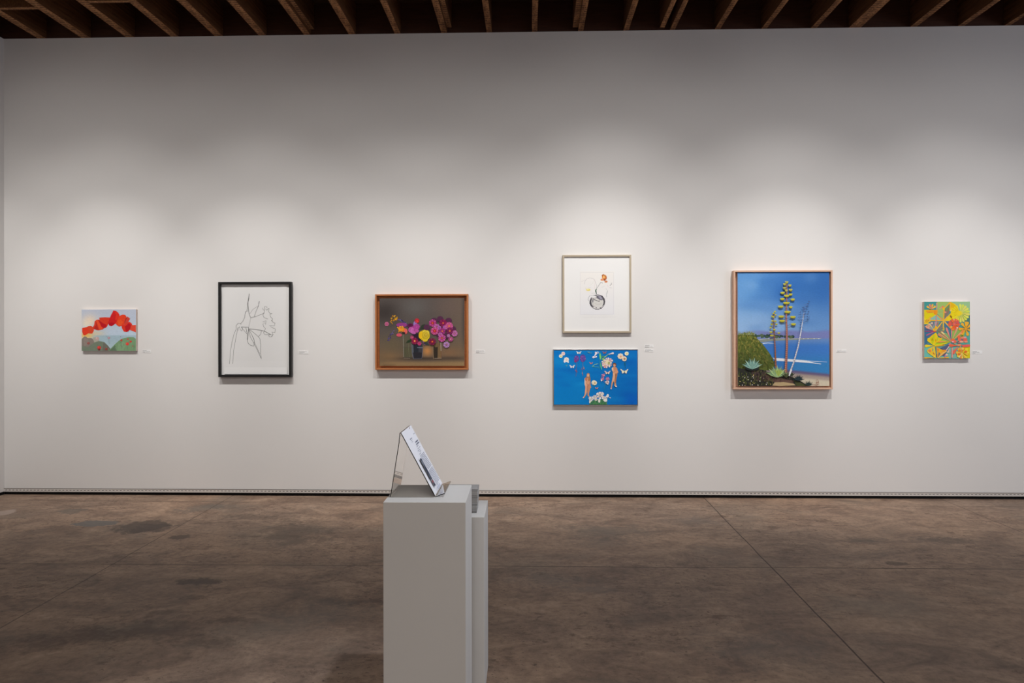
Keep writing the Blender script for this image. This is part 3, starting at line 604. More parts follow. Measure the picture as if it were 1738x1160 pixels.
rose(250, 218, 46, (240, 214, 206), (236, 190, 176)); A.ell(215, 250, 20, 26, wh); A.ell(282, 262, 16, 18, wh); A.line([(230, 325), (275, 345)], 5, (110, 160, 130)); A.line([(262, 318), (250, 350)], 5, (110, 160, 130))
bfly(495, 78, 50, (236, 230, 222)); bfly(362, 352, 52, wh)
for cx, cy, rr_ in ((450, 200, 52), (572, 190, 60)):
    A.ell(cx, cy, rr_*.95, rr_*1.25, (84, 72, 150)); 
    for k in range(26): a = rg.uniform(0, 6.3); q = rg.uniform(5, rr_); A.petal(cx+q*math.cos(a)*.5, cy+q*math.sin(a)*.75, a, 0, rr_*.55, 12, rg.choice([(128, 84, 160), (104, 76, 170), (150, 70, 130), (90, 60, 140), (140, 110, 190)]))
A.ell(425, 245, 22, 30, (140, 50, 110))
A.line([(452, 270), (448, 400), (436, 550)], 6, (110, 84, 110)); A.line([(572, 260), (575, 380), (562, 470), (576, 545)], 6, (110, 84, 110)); 
for x, y in ((590, 370), (552, 390), (598, 390), (430, 420), (562, 470), (570, 500), (455, 440)): A.petal(x, y-20, PI/2, 0, 48, 14, rg.choice([(150, 74, 110), (170, 100, 100), (190, 150, 110)]))
bfly(735, 285, 34, (214, 130, 120), (120, 60, 60))
rose(790, 672, 46, (240, 222, 190), (206, 150, 90)); A.line([(775, 715), (768, 815)], 5, (50, 140, 160)); 
# woman
sk = (206, 150, 118); sl = (232, 184, 152); sd = (160, 104, 80)
A.poly([(610, 580), (640, 570), (652, 700), (660, 850), (640, 900), (615, 945), (596, 972), (572, 972), (585, 945), (605, 915), (612, 850), (622, 770), (604, 690)], sk)
A.poly([(640, 570), (712, 570), (722, 640), (724, 720), (738, 765), (722, 780), (706, 830), (690, 900), (700, 935), (715, 950), (690, 948), (664, 925), (664, 850), (655, 760), (630, 700)], (196, 138, 108))
A.poly([(632, 580), (700, 578), (708, 650), (690, 720), (648, 720), (630, 650)], (214, 156, 122)); A.poly([(606, 590), (622, 580), (624, 690), (616, 740), (606, 690)], (232, 206, 190)); A.poly([(625, 700), (660, 700), (640, 860), (610, 940), (600, 930), (616, 850)], (216, 164, 136))
A.line([(660, 740), (664, 850)], 6, sd); A.poly([(655, 700), (690, 705), (672, 760)], (186, 122, 92)); A.ell(636, 604, 22, 36, (186, 120, 96)); A.ell(690, 610, 16, 34, (176, 124, 84))
A.ell(678, 525, 32, 42, (190, 134, 92)); A.poly([(650, 520), (640, 570), (655, 590), (668, 540)], (176, 116, 76)); A.poly([(700, 510), (722, 590), (712, 660), (694, 590)], (168, 120, 70)); A.ell(676, 532, 19, 27, (232, 184, 150)); A.ell(680, 548, 8, 4, (190, 110, 96), n=8); A.line([(667, 528), (672, 527)], 3, (90, 60, 50)); A.line([(681, 527), (687, 528)], 3, (90, 60, 50))
A.ell(585, 962, 16, 9, (226, 196, 186), -.6); A.ell(700, 944, 18, 8, (216, 180, 168), .5)
# lilies at the foot, left half, then right half in the other crop
A.S(1005, 592, 11.6)
A.poly([(-60, 1105), (-20, 1040), (40, 1010), (120, 1000), (200, 1000), (270, 1040), (300, 1105)], (60, 116, 84)); 
for a in ((20, 1100, 70, 1040), (90, 1100, 40, 1020), (160, 1100, 180, 1030), (200, 1100, 240, 1050), (120, 1100, 110, 1060), (280, 1100, 300, 1020)): A.line([a[:2], a[2:]], 14, (90, 150, 80), 5)
def lily(x, y, r_, n=6, a0=0, col=(244, 236, 222), c2=(230, 214, 206)):
    for k in range(n): A.petal(x, y, a0+2*PI*k/n, 0, r_*(1 if k % 2 else .86), r_*.62, col if k % 2 else c2)
    A.ell(x, y, r_*.14, r_*.14, (190, 196, 120))
lily(-20, 990, 52, a0=.4); A.ell(-42, 1048, 16, 30, (236, 228, 214), .2); A.ell(-45, 975, 22, 18, (236, 230, 220)); lily(50, 960, 50, a0=.2); lily(75, 1000, 34, a0=.9); lily(155, 920, 78, a0=.5); A.line([(155, 900), (158, 950)], 8, (110, 80, 60)); lily(130, 890, 34, 5, .1); lily(205, 890, 38, 5, .6, (240, 220, 220))
A.ell(140, 1025, 22, 42, (240, 236, 218)); lily(250, 985, 56, a0=.1); A.ell(262, 1020, 36, 28, (238, 234, 224)); A.ell(305, 930, 24, 36, (240, 228, 222), .2); A.petal(320, 950, .5, 0, 52, 16, (220, 226, 232)); lily(215, 960, 26, 5, 1)
# stems and lilies on top
A.line([(160, 130), (152, 260), (135, 400)], 6, (60, 150, 150)); A.poly([(150, 70), (170, 110), (186, 170), (170, 220), (152, 200), (142, 130)], (120, 200, 110)); A.poly([(160, 260), (190, 330), (196, 415), (180, 400), (160, 330)], (80, 180, 130)); A.line([(165, 345), (190, 415)], 9, (110, 200, 120), 4)
A.line([(5, 350), (60, 310), (120, 298)], 10, (140, 210, 170), 8); A.line([(5, 352), (60, 362), (130, 366)], 9, (100, 190, 160), 6); A.line([(190, 220), (250, 170), (320, 110)], 14, (110, 180, 130), 12); A.line([(245, 170), (300, 130)], 18, (160, 200, 110), 8); A.poly([(190, 150), (230, 140), (240, 170), (200, 180)], (60, 140, 120)); A.poly([(200, 190), (250, 200), (250, 250), (215, 240)], (150, 200, 110))
A.petal(320, 112, -.22, 0, 112, 40, (240, 218, 216)); A.line([(330, 118), (400, 100)], 5, (226, 170, 180))
A.petal(40, 160, -1.0, -30, 110, 40, (226, 220, 230)); A.petal(20, 180, -.3, -10, 80, 26, (240, 240, 246)); A.petal(60, 120, -1.4, 0, 60, 24, (230, 220, 226)); A.line([(95, 75), (112, 58), (125, 70), (122, 95)], 9, (236, 228, 232)); A.ell(30, 170, 26, 20, (220, 216, 236)); A.ell(-60, 70, 26, 14, (80, 140, 170)); A.line([(-90, 60), (-50, 90), (0, 85)], 6, (130, 170, 176))
bfly(246, 76, 44, (150, 104, 118), (80, 70, 84))
for k, (x, y) in enumerate(((300, 230), (240, 280), (350, 240), (300, 300), (260, 330), (335, 310))): lily(x, y, 60, 6, k*.5, (246, 226, 206) if k % 2 else (244, 214, 206), (236, 190, 190))
A.ell(300, 262, 40, 40, (246, 214, 178)); A.ell(330, 290, 22, 30, (170, 170, 110)); A.ell(345, 225, 16, 12, (216, 110, 140)); A.ell(250, 345, 14, 20, (226, 140, 120)); A.ell(250, 290, 20, 14, (244, 196, 170))
rose(558, 150, 54, (240, 208, 184), (224, 160, 120)); rose(634, 200, 46, (236, 200, 170), (130, 90, 60)); rose(680, 98, 38, (242, 226, 196), (236, 190, 80)); A.line([(650, 245), (655, 380)], 7, (20, 90, 130)); A.line([(684, 135), (680, 270)], 4, (50, 110, 130)); A.poly([(630, 265), (650, 290), (648, 350)], (20, 100, 110))
bfly(302, 470, 58, (228, 206, 190), (150, 90, 70), 0); bfly(634, 446, 76, (226, 222, 196), (110, 120, 90)); bfly(90, 776, 32, (214, 140, 124), (110, 60, 60))
rose(50, 674, 44, (240, 222, 190), (206, 150, 90))
for x, y, q in ((215, 530, 36), (205, 595, 38), (305, 592, 38), (300, 665, 44), (232, 510, 20)): lily(x, y, q, 5, x*.1, (232, 150, 176), (214, 110, 140)) if y < 640 else lily(x, y, q, 6, .3, (246, 232, 224), (236, 200, 190))
A.ell(185, 625, 14, 18, (236, 224, 226)); A.line([(215, 620), (250, 670)], 6, (130, 120, 130)); A.line([(265, 680), (262, 720), (235, 795)], 7, (70, 150, 130), 4); A.ell(298, 662, 10, 12, (206, 110, 60))
# man, arms folded
A.poly([(385, 385), (410, 365), (430, 360), (470, 368), (490, 385), (500, 430), (518, 465), (500, 480), (490, 540), (478, 590), (468, 650), (470, 700), (484, 742), (488, 752), (455, 748), (436, 732), (440, 690), (428, 640), (405, 690), (392, 740), (386, 785), (374, 798), (362, 785), (372, 740), (378, 680), (396, 610), (410, 520), (405, 450), (388, 420)], (206, 150, 114))
A.poly([(385, 385), (412, 366), (418, 440), (412, 470), (392, 425)], (236, 206, 182)); A.poly([(412, 480), (440, 480), (440, 560), (416, 650), (396, 690), (398, 620), (410, 540)], (222, 176, 142)); A.poly([(452, 490), (492, 490), (478, 600), (466, 680), (446, 690), (450, 600)], (170, 116, 84)); A.poly([(424, 375), (480, 375), (486, 420), (430, 425)], (200, 138, 104))
A.line([(418, 432), (450, 448), (500, 440)], 18, (216, 150, 116), 14); A.line([(436, 470), (480, 462), (510, 462)], 18, (222, 160, 124), 16); A.line([(430, 456), (490, 452)], 4, (150, 96, 70)); A.line([(470, 500), (460, 600)], 6, (140, 94, 70)); A.poly([(455, 515), (478, 515), (468, 545)], (130, 84, 62))
A.ell(440, 325, 25, 34, (216, 160, 124)); A.poly([(408, 330), (408, 300), (425, 282), (455, 284), (474, 302), (476, 350), (464, 345), (460, 315), (430, 305), (416, 315)], (110, 70, 48)); A.line([(430, 322), (438, 322)], 3, (80, 50, 40)); A.line([(447, 322), (454, 322)], 3, (80, 50, 40)); A.line([(434, 346), (448, 346)], 4, (150, 90, 76)); A.ell(465, 742, 24, 10, (236, 214, 204), .5); A.ell(374, 788, 10, 14, (230, 206, 200))
A.line([(780, 1080), (800, 1065), (815, 1080)], 6, (0, 70, 170))
A.build('painted_face', M['oil_smooth'], P.e)
# ================= 6: tall seascape in a maple floater frame
P = Pic('framed_painting', (1245.4, 459.0, 1413.4, 661.2), .057, 'tall seascape painting of agave flower stalks above a blue bay, pale wood frame', 'framed painting')
P.frame(.0145, [M['maple'], M['mapleV']])
P.board('backing_board', 0, .014, .012, M['maple'])
R = (1252.0, 462.4, 1407.6, 655.6)
P.slab('canvas', R, .014, .0445, M['linen'])
A = P.art(R, .0445, k=1.28); A.S(1235, 450, 5.043)
rg = random.Random(9); ns = [(rg.uniform(90, 860), rg.uniform(60, 560), rg.uniform(40, 120), rg.uniform(30, 80), rg.uniform(-.18, .18)) for k in range(50)]
def bg(u, v):
    c = lerp((58, 112, 178), (48, 100, 166), ss(400, 868, u)); c = lerp(c, (98, 152, 206), .75*ss(560, 90, u)); c = lerp(c, (146, 176, 212), .8*ss(180, 560, v)*(1-.4*ss(300, 868, u)))
    s = sum(a*blob(u, v, x, y, w, h) for x, y, w, h, a in ns); c = lerp(c, (150, 186, 222), s) if s > 0 else lerp(c, (30, 84, 160), -s)
    m = 575+6*math.sin(u*.02); c = lerp(c, (112, 116, 168), .9*ss(m-22, m+6, v)*ss(180, 330, u) + .6*ss(m-22, m+6, v)*ss(330, 180, u)*.6)
    if v > 622:
        e = ss(622, 640, v); sea = lerp((92, 128, 180), (58, 112, 184), ss(640, 700, v)); sea = lerp(sea, (52, 120, 178), ss(720, 860, v)); sea = lerp(sea, (56, 108, 176), .8*blob(u, v, 450, 860, 80, 60)); c = lerp(c, sea, e)
    L = 905+(u-540)*.10
    c = lerp(c, (96, 84, 116), ss(L-14, L+6, v)); c = lerp(c, (158, 144, 134), ss(L+6, L+34, v)); c = lerp(c, (196, 186, 164), ss(L+40, L+66, v)); return c
A.grid(70, 90, bg)
A.poly([(240, 640), (330, 632), (470, 630), (700, 626), (800, 628), (800, 634), (560, 642), (400, 650), (300, 662), (262, 658)], (128, 136, 128)); A.line([(262, 640), (340, 632), (520, 634), (800, 630)], 5, (172, 172, 166), 3); A.line([(300, 672), (345, 668), (400, 672)], 8, (190, 206, 224), 3)
for k in range(30): x = 240+rg.random()**1.6*330; A.ell(x, 618-rg.uniform(0, 22)*(1-(x-240)/400), rg.uniform(8, 18), rg.uniform(8, 14), rg.choice([(54, 76, 62), (66, 88, 66), (44, 66, 66), (84, 100, 76)]), n=8)
for x in (355, 380, 610, 650, 690, 740, 780): A.ell(x, 632, 8, 3, (206, 206, 206), n=6)
A.poly([(385, 795), (470, 800), (560, 808), (700, 820), (852, 832), (700, 828), (800, 850), (690, 838), (560, 830), (410, 820)], (206, 212, 222)); A.line([(400, 808), (560, 818), (680, 830), (800, 848)], 9, (226, 228, 230), 3); A.line([(680, 822), (770, 826), (850, 832)], 5, (170, 190, 220), 3)
# bush
A.poly([(85, 600), (120, 588), (170, 580), (220, 592), (262, 640), (310, 690), (355, 750), (385, 800), (405, 860), (380, 900), (300, 905), (200, 900), (85, 905)], (88, 98, 44))
for k in range(420):
    x = 85+rg.random()*310; y = 590+rg.random()*300
    if y < 580+max(0, (x-215))*1.35+abs(x-150)*.06: continue
    t = (y-590)/300; A.petal(x, y, -PI/2+rg.uniform(-.9, .9), -10, 22, 12, lerp(rg.choice([(122, 124, 52), (106, 116, 50), (140, 132, 62), (92, 106, 44)]), (54, 66, 34), t*.8*(rg.random()*.6+.4)+(.25 if x < 200 and y > 760 else 0)))
for k in range(50): x = rg.uniform(88, 235); A.line([(x, 600), (x+rg.uniform(-8, 8), rg.uniform(560, 590))], 3, (138, 146, 100), 1)
# dark bank
A.poly([(85, 880), (140, 890), (220, 888), (300, 898), (370, 930), (430, 950), (520, 955), (580, 970), (640, 1005), (690, 1037), (85, 1037)], (44, 44, 40))
A.poly([(200, 900), (300, 905), (380, 945), (330, 1000), (220, 990)], (70, 56, 54)); A.poly([(330, 950), (400, 950), (470, 975), (560, 990), (560, 1010), (420, 1005), (340, 990)], (98, 74, 66)); A.poly([(400, 1005), (480, 1003), (560, 1015), (580, 1030), (440, 1037), (380, 1032)], (176, 154, 116)); A.poly([(560, 985), (620, 1005), (680, 1037), (590, 1037)], (70, 74, 44))
for k in range(190):
    x = 85+rg.random()*300; y = rg.uniform(915, 1034); A.petal(x, y, -PI/2+rg.uniform(-.7, .7), -6, 16, 7, rg.choice([(84, 92, 44), (58, 70, 38), (96, 98, 56), (40, 42, 36), (34, 36, 34)]))
for k in range(26): A.ell(85+rg.random()*290, rg.uniform(935, 1034), 4, 4, rg.choice([(214, 210, 196), (180, 170, 140), (206, 190, 110)]), n=6)
for k in range(30): x = rg.uniform(220, 560); A.line([(x, rg.uniform(920, 980)), (x+rg.uniform(-20, 20), rg.uniform(980, 1010))], 4, rg.choice([(36, 32, 30), (92, 70, 60), (60, 48, 44)]), 2)
# stalks
A.line([(410, 880), (407, 800), (403, 700), (396, 590), (394, 520), (390, 460), (400, 400)], 14, (146, 96, 78), 4); A.line([(493, 930), (497, 850), (505, 700), (504, 560), (499, 440), (503, 300), (505, 180), (503, 140)], 22, (160, 104, 92), 4)
A.line([(488, 930), (492, 850), (500, 700), (499, 560), (496, 440)], 6, (196, 132, 116), 3)
A.line([(520, 948), (560, 840), (600, 700), (625, 570), (632, 520), (645, 440), (650, 405)], 14, (206, 206, 210), 3); A.line([(526, 948), (566, 840), (605, 700), (628, 580)], 5, (140, 140, 156), 2)
for k in range(24): t = k/24; A.line([(482+18*t, 920-400*t), (510-1*t, 914-400*t)], 3, (92, 60, 52))
for k in range(16): t = k/16; A.line([(528+88*t, 925-330*t), (542+86*t, 921-330*t)], 3, (110, 110, 124))
for k in range(14): t = k/14; A.line([(402-8*t, 860-300*t), (416-12*t, 857-300*t)], 2.5, (92, 64, 50))
def tuft(x, y, w, h, root=None, c1=(176, 170, 46), c2=(110, 106, 40)):
    if root: A.line([root, ((x+root[0])/2, y+4), (x, y)], 4, (110, 96, 80), 2)
    A.ell(x, y+h*.25, w, h*.9, c2, n=12); A.ell(x, y-h*.15, w*.94, h*.7, c1, n=12)
    for k in range(5): A.petal(x+(k-2)*w*.38, y, -PI/2+(k-2)*.2, -h*.5, h*.75, w*.3, (200, 192, 70))
for x, y, w in ((503, 150, 13), (485, 167, 12), (530, 177, 12), (484, 198, 14), (499, 220, 12), (536, 215, 14), (467, 240, 18), (535, 254, 15), (502, 265, 22), (465, 293, 18), (553, 297, 18), (501, 327, 28), (451, 358, 22), (537, 362, 14), (509, 404, 27), (455, 442, 23), (555, 447, 23), (463, 480, 23), (559, 508, 21)):
    tuft(x, y, w, 12, (502, y+16), (176, 170, 46) if y > 230 else (150, 150, 84), (112, 106, 40))
for x, y, w in ((400, 400, 7), (390, 415, 8), (407, 428, 7), (378, 440, 8), (390, 447, 8), (380, 480, 9), (405, 482, 9), (372, 508, 10), (414, 508, 9), (364, 536, 9), (396, 555, 12), (366, 576, 12), (434, 583, 11), (374, 605, 17)): tuft(x, y, w, 8, (394, y+10))
for x, y in ((690, 322), (684, 340), (676, 365), (640, 372), (650, 385), (690, 408), (620, 412), (660, 406), (684, 450), (610, 455), (632, 478), (684, 466), (622, 520), (612, 545), (652, 430)):
    A.line([(648, y+24), (x, y+6)], 2.5, (90, 104, 140)); 
    for k in range(3): A.petal(x, y, rg.uniform(-2.8, -.3), -4, 14, 5, (66, 88, 130))
def agave(x, y, r_, n, cols, sp=1.25, w=13, sy=1):
    for k in sorted(range(n), key=lambda k: -abs(k-(n-1)/2)):
        a = -PI/2+sp*(k-(n-1)/2)/((n-1)/2); q = r_*(1-.12*(k % 2)); ca, sa = math.cos(a), math.sin(a)*sy
        tip = (x+q*ca, y+q*sa); mid = (x+q*.5*ca, y+q*.5*sa); nx, ny = -sa, ca
        A.poly([(x-nx*w*.3, y-ny*w*.3), (mid[0]-nx*w/2, mid[1]-ny*w/2), tip, (mid[0]+nx*w/2, mid[1]+ny*w/2), (x+nx*w*.3, y+ny*w*.3)], cols[k % len(cols)])
        A.line([(x, y), mid, tip], 2.5, lerp(cols[k % len(cols)], (40, 60, 60), .4), 1)
A.ell(205, 880, 60, 24, (36, 44, 42)); agave(205, 888, 98, 11, [(132, 170, 158), (104, 146, 140), (150, 184, 168), (88, 128, 124)], 1.15, 17); agave(205, 888, 60, 5, [(120, 158, 146)], .5, 14)
agave(418, 958, 104, 13, [(144, 172, 120), (110, 140, 110), (166, 190, 128), (126, 156, 112)], 1.2, 19); agave(430, 950, 70, 5, [(160, 176, 84), (140, 164, 84)], .5, 15)
agave(495, 962, 56, 7, [(44, 56, 40), (92, 92, 56)], 1.0, 9); agave(540, 950, 40, 5, [(52, 60, 40)], .9, 9); agave(600, 988, 56, 11, [(28, 40, 48), (42, 56, 60)], 1.35, 10); agave(685, 1034, 50, 8, [(32, 46, 46), (48, 62, 56)], 1.15, 9)
A.line([(520, 948), (540, 895)], 12, (212, 212, 216))
for pts in ([(750, 985), (762, 982), (770, 995), (755, 1005), (752, 990)], [(755, 1005), (760, 1030)], [(745, 1010), (775, 1000)], [(745, 1030), (775, 1018), (770, 1002)], [(718, 1026), (748, 1026)]): A.line(pts, 3.5, (130, 70, 50))
A.build('painted_face', M['oil_smooth'], P.e)
# ================= 7: patterned flowers
P = Pic('hanging_canvas', (1568.6, 512.4, 1646.2, 609.0), .026, 'small unframed canvas of yellow, orange and teal patterned flowers, rightmost on the wall', 'painting')
R = (1568.6, 512.4, 1646.2, 609.0)
P.slab('canvas', R, 0, .026, M['canvas_edge_pale'])
A = P.art(R, .026, k=1.15); A.S(1564, 508, 20)                # lower crop adds 960 to v
teal, teal2, blue, ol, gr, gy, ye, oy, yo, pk, rd = (72, 150, 144), (110, 184, 164), (70, 112, 140), (120, 140, 84), (150, 184, 92), (150, 186, 150), (226, 208, 20), (246, 176, 50), (238, 206, 40), (226, 142, 122), (234, 98, 66)
A.grid(12, 14, lambda u, v: lerp(lerp((84, 156, 140), (84, 132, 130), ss(0, 900, v)), (112, 182, 170), ss(1300, 2000, v)))
pg = A.poly
pg([(100, 90), (500, 90), (500, 370), (100, 370)], (66, 146, 142)); pg([(540, 90), (960, 90), (770, 300), (740, 400), (760, 720), (540, 500)], (158, 188, 104)); pg([(990, 90), (1660, 90), (1660, 520), (1350, 500), (1000, 150)], (150, 190, 140))
pg([(1350, 500), (1660, 520), (1660, 1000), (1200, 1000), (1180, 720)], (74, 120, 112)); pg([(1250, 800), (1480, 760), (1480, 960), (1250, 960)], (70, 150, 140))
pg([(90, 360), (500, 360), (500, 540), (330, 640), (250, 720), (230, 850), (90, 850)], (222, 204, 14)); pg([(90, 640), (250, 700), (240, 850), (90, 850)], yo)
pg([(480, 540), (720, 700), (720, 740), (240, 720), (330, 640)], (140, 186, 168)); pg([(100, 850), (440, 1040), (520, 1080), (180, 1500), (380, 1600), (100, 1600)], (62, 110, 144))
pg([(760, 730), (1000, 740), (940, 900), (1000, 1380), (960, 1340), (880, 1080), (780, 950)], (70, 116, 146)); pg([(1010, 1340), (1060, 960), (1240, 960), (1440, 1060), (1250, 1300), (1080, 1400)], (140, 176, 92)); pg([(1040, 1380), (1080, 1000), (1180, 980), (1090, 1380)], (152, 188, 84))
pg([(540, 1100), (780, 1150), (900, 1170), (1000, 1400), (990, 1500), (700, 1400), (640, 1250)], (136, 178, 112)); pg([(700, 1380), (980, 1440), (880, 1500), (680, 1560), (440, 1580), (520, 1460)], (172, 200, 44))
pg([(100, 1620), (440, 1600), (500, 2010), (100, 2010)], (108, 186, 172)); pg([(600, 1680), (1000, 1500), (900, 1700), (780, 1950), (700, 1930), (480, 1990), (480, 1900), (580, 1800), (700, 1740)], (88, 94, 128)); pg([(940, 1640), (1240, 1640), (1180, 2010), (920, 2010)], (124, 180, 162)); pg([(1380, 1620), (1660, 1600), (1660, 2010), (1380, 2010)], (216, 198, 16))
pg([(1340, 1160), (1660, 1100), (1660, 1560), (1300, 1520)], (88, 164, 150)); pg([(1300, 960), (1500, 1080), (1440, 1280), (1240, 1300)], (140, 172, 76))
def spray(cx, cy, r_, a0, a1, n, w, col, r0=0, cols=None):
    for k in range(n): A.petal(cx, cy, a0+(a1-a0)*k/max(n-1, 1), r0, r_, w, (cols or [col])[k % len(cols or [col])])
pg([(980, 90), (1160, 180), (1260, 440), (1300, 560), (1180, 650), (960, 720), (770, 725), (1000, 480), (980, 300)], (240, 208, 14)); pg([(985, 100), (1120, 180), (1250, 440), (1080, 300), (990, 290)], (226, 178, 10))
pg([(770, 320), (980, 130), (970, 400), (780, 660)], (112, 142, 92)); pg([(800, 420), (940, 400), (940, 480), (780, 660)], (134, 116, 106))
A.petal(905, 460, -PI/2, -10, 160, 34, (166, 84, 84)); A.petal(830, 430, -2.3, -10, 90, 40, (140, 60, 70)); A.line([(540, 450), (830, 440)], 8, (200, 130, 110)); A.ell(810, 445, 40, 26, (240, 140, 120)); A.ell(985, 385, 30, 24, (252, 220, 170)); A.ell(1060, 390, 34, 24, (226, 150, 60)); A.line([(980, 490), (1080, 485)], 20, (166, 120, 30), 8); A.ell(895, 640, 16, 46, (190, 110, 20), .2); A.ell(1000, 600, 26, 60, (140, 96, 20), -.5); A.ell(1190, 270, 26, 50, (216, 120, 40), -.3); pg([(800, 680), (850, 600), (920, 560), (960, 650), (900, 700)], (236, 206, 30))
for p, q in (((985, 100), (770, 320)), ((770, 320), (750, 740)), ((750, 740), (1010, 480)), ((980, 120), (970, 400)), ((740, 730), (480, 500)), ((770, 735), (980, 735)), ((740, 740), (740, 1080)), ((470, 1080), (700, 780)), ((780, 760), (1000, 1000)), ((240, 720), (720, 730))): A.line([p, q], 44 if p != (770, 735) else 20, oy if p[1] < 735 else (240, 184, 60), 30)
A.line([(720, 690), (600, 590)], 30, (232, 134, 96), 14); A.ell(745, 320, 34, 50, (244, 184, 20)); A.ell(745, 1010, 34, 70, (246, 178, 30)); A.line([(600, 340), (740, 250)], 40, (214, 156, 120), 46); A.ell(722, 256, 36, 26, (236, 116, 84)); A.line([(520, 120), (515, 360)], 40, (216, 150, 136), 26); A.line([(500, 560), (500, 900)], 22, (216, 120, 140), 40)
pg([(140, 380), (330, 360), (550, 370), (540, 500), (420, 520), (400, 430), (170, 440)], (246, 160, 30)); A.line([(200, 460), (400, 450)], 30, (240, 140, 60), 20); A.line([(250, 450), (380, 450)], 8, (176, 110, 40)); pg([(420, 370), (530, 400), (500, 540), (410, 480)], (244, 146, 32)); A.line([(330, 600), (250, 700)], 40, (244, 160, 90), 50)
A.line([(100, 780), (240, 790)], 30, (248, 186, 30)); A.petal(150, 760, -.8, -60, 100, 60, (246, 170, 50)); A.ell(270, 720, 44, 60, (248, 180, 50)); spray(180, 800, 120, -2.2, -1.0, 3, 24, (190, 140, 20))
spray(330, 350, 190, -2.5, -.65, 4, 70, None, 10, [(246, 176, 60), (226, 142, 120), (244, 180, 60), (250, 190, 70)]); A.petal(330, 340, -1.75, 10, 150, 44, (220, 120, 96)); A.petal(360, 340, -2.1, 0, 80, 26, (206, 110, 96)); A.petal(400, 340, -2.2, -10, 70, 40, (226, 134, 120)); A.ell(300, 350, 40, 10, (90, 84, 30))
# fan at left
pg([(110, 930), (260, 830), (340, 780), (620, 760), (470, 1080), (280, 1000)], (130, 166, 158)); spray(450, 1080, 330, -2.75, -1.2, 7, 44, None, 60, [(226, 156, 130), (150, 150, 150), (236, 190, 130), (140, 84, 120), (116, 106, 130), (206, 136, 150), (176, 96, 84)])
pg([(110, 930), (240, 850), (280, 920), (250, 1000)], (232, 160, 130)); A.ell(210, 910, 24, 30, (190, 150, 110)); A.ell(350, 815, 30, 26, (250, 206, 170)); A.line([(250, 870), (300, 960)], 10, (200, 110, 80)); A.petal(430, 1060, -1.05, -30, 160, 90, (248, 178, 30)); A.ell(430, 1040, 46, 50, (248, 176, 30))
spray(540, 1080, 230, -1.0, .7, 7, 30, None, 10, [(176, 110, 96), (166, 120, 100), (140, 130, 96), (160, 170, 120)]); A.line([(110, 1090), (430, 1095)], 30, (160, 70, 120), 40); A.line([(160, 1230), (400, 1120)], 50, (186, 96, 130), 30); A.line([(120, 1000), (400, 1080)], 16, (120, 84, 130), 16); A.line([(390, 1105), (510, 1095)], 40, (206, 90, 60), 30)
# sunburst
spray(1320, 480, 320, -1.6, 1.9, 11, 84, None, 20, [(220, 222, 96), (208, 216, 84), (222, 214, 100)]); spray(1320, 480, 320, 1.9, 2.5, 3, 70, (224, 214, 60), 20); spray(1300, 490, 300, 2.6, 4.3, 7, 64, (246, 214, 24), 40); spray(1300, 490, 210, 2.75, 4.2, 6, 22, (214, 178, 20), 40); A.ell(1320, 478, 70, 66, (222, 208, 60)); A.ell(1260, 480, 80, 90, (236, 208, 26))
# coral flower
A.ell(1150, 720, 110, 40, (244, 146, 60)); spray(1100, 860, 200, -3.3, 2.0, 9, 96, None, 0, [(226, 96, 80), (214, 90, 84), (238, 110, 60)]); A.ell(945, 840, 46, 34, (236, 92, 60)); A.ell(1240, 836, 44, 34, (222, 84, 76)); A.ell(1090, 960, 50, 70, (236, 96, 40)); A.ell(1190, 940, 46, 34, (232, 92, 40)); A.ell(1100, 850, 34, 34, (228, 110, 100)); A.ell(1000, 950, 44, 34, (250, 180, 80)); A.ell(1100, 705, 24, 20, (252, 206, 110)); A.ell(1060, 1030, 56, 44, (240, 130, 50)); A.ell(1210, 975, 30, 30, (250, 200, 190))
# orange flower at right edge
spray(1500, 1010, 250, -1.55, 5.0, 8, 100, (244, 172, 48), 10); spray(1500, 1010, 120, -1.2, 5.3, 8, 20, (190, 136, 40), 10); A.ell(1505, 1010, 36, 36, (226, 156, 40))
# pink rays from the centre
for q, w, c in (((830, 960), 70, (228, 140, 128)), ((1020, 1040), 44, (214, 140, 140)), ((1210, 980), 64, (222, 156, 120)), ((1400, 1090), 70, (228, 160, 110)), ((660, 1110), 54, (228, 160, 110)), ((500, 1450), 54, (230, 156, 90)), ((720, 1300), 20, (216, 170, 90)), ((560, 1160), 50, (216, 160, 120))): 
    dx, dy = q[0]-1010, q[1]-1440; A.petal(1010, 1440, math.atan2(dy, dx), 0, math.hypot(dx, dy), w, c)
A.ell(1385, 1095, 40, 60, (240, 136, 70), .5); pg([(640, 1110), (700, 1100), (790, 1180), (740, 1190)], (250, 220, 150)); A.ell(560, 1455, 60, 20, (236, 140, 40))
# left yellow bell
pg([(480, 1130), (520, 1200), (560, 1300), (700, 1330), (640, 1420), (500, 1470), (440, 1570), (380, 1560), (190, 1400), (200, 1330), (260, 1310), (400, 1200)], (236, 206, 24)); pg([(400, 1220), (440, 1200), (430, 1400), (360, 1560), (290, 1350)], (196, 200, 24)); pg([(440, 1200), (490, 1160), (500, 1400), (440, 1500)], (248, 200, 24)); pg([(520, 1300), (560, 1290), (560, 1420), (520, 1420)], (190, 200, 40)); A.ell(360, 1370, 20, 50, (196, 130, 10), .2); A.ell(480, 1400, 16, 50, (206, 140, 20)); pg([(190, 1400), (240, 1350), (300, 1440), (270, 1470)], (250, 196, 20)); pg([(580, 1330), (700, 1330), (660, 1400), (590, 1400)], (252, 190, 30)); A.line([(550, 1200), (700, 1310)], 40, (232, 140, 110), 20); A.line([(260, 1310), (400, 1180)], 14, (226, 110, 80)); A.line([(190, 1380), (200, 1420), (400, 1560)], 14, (244, 224, 70))
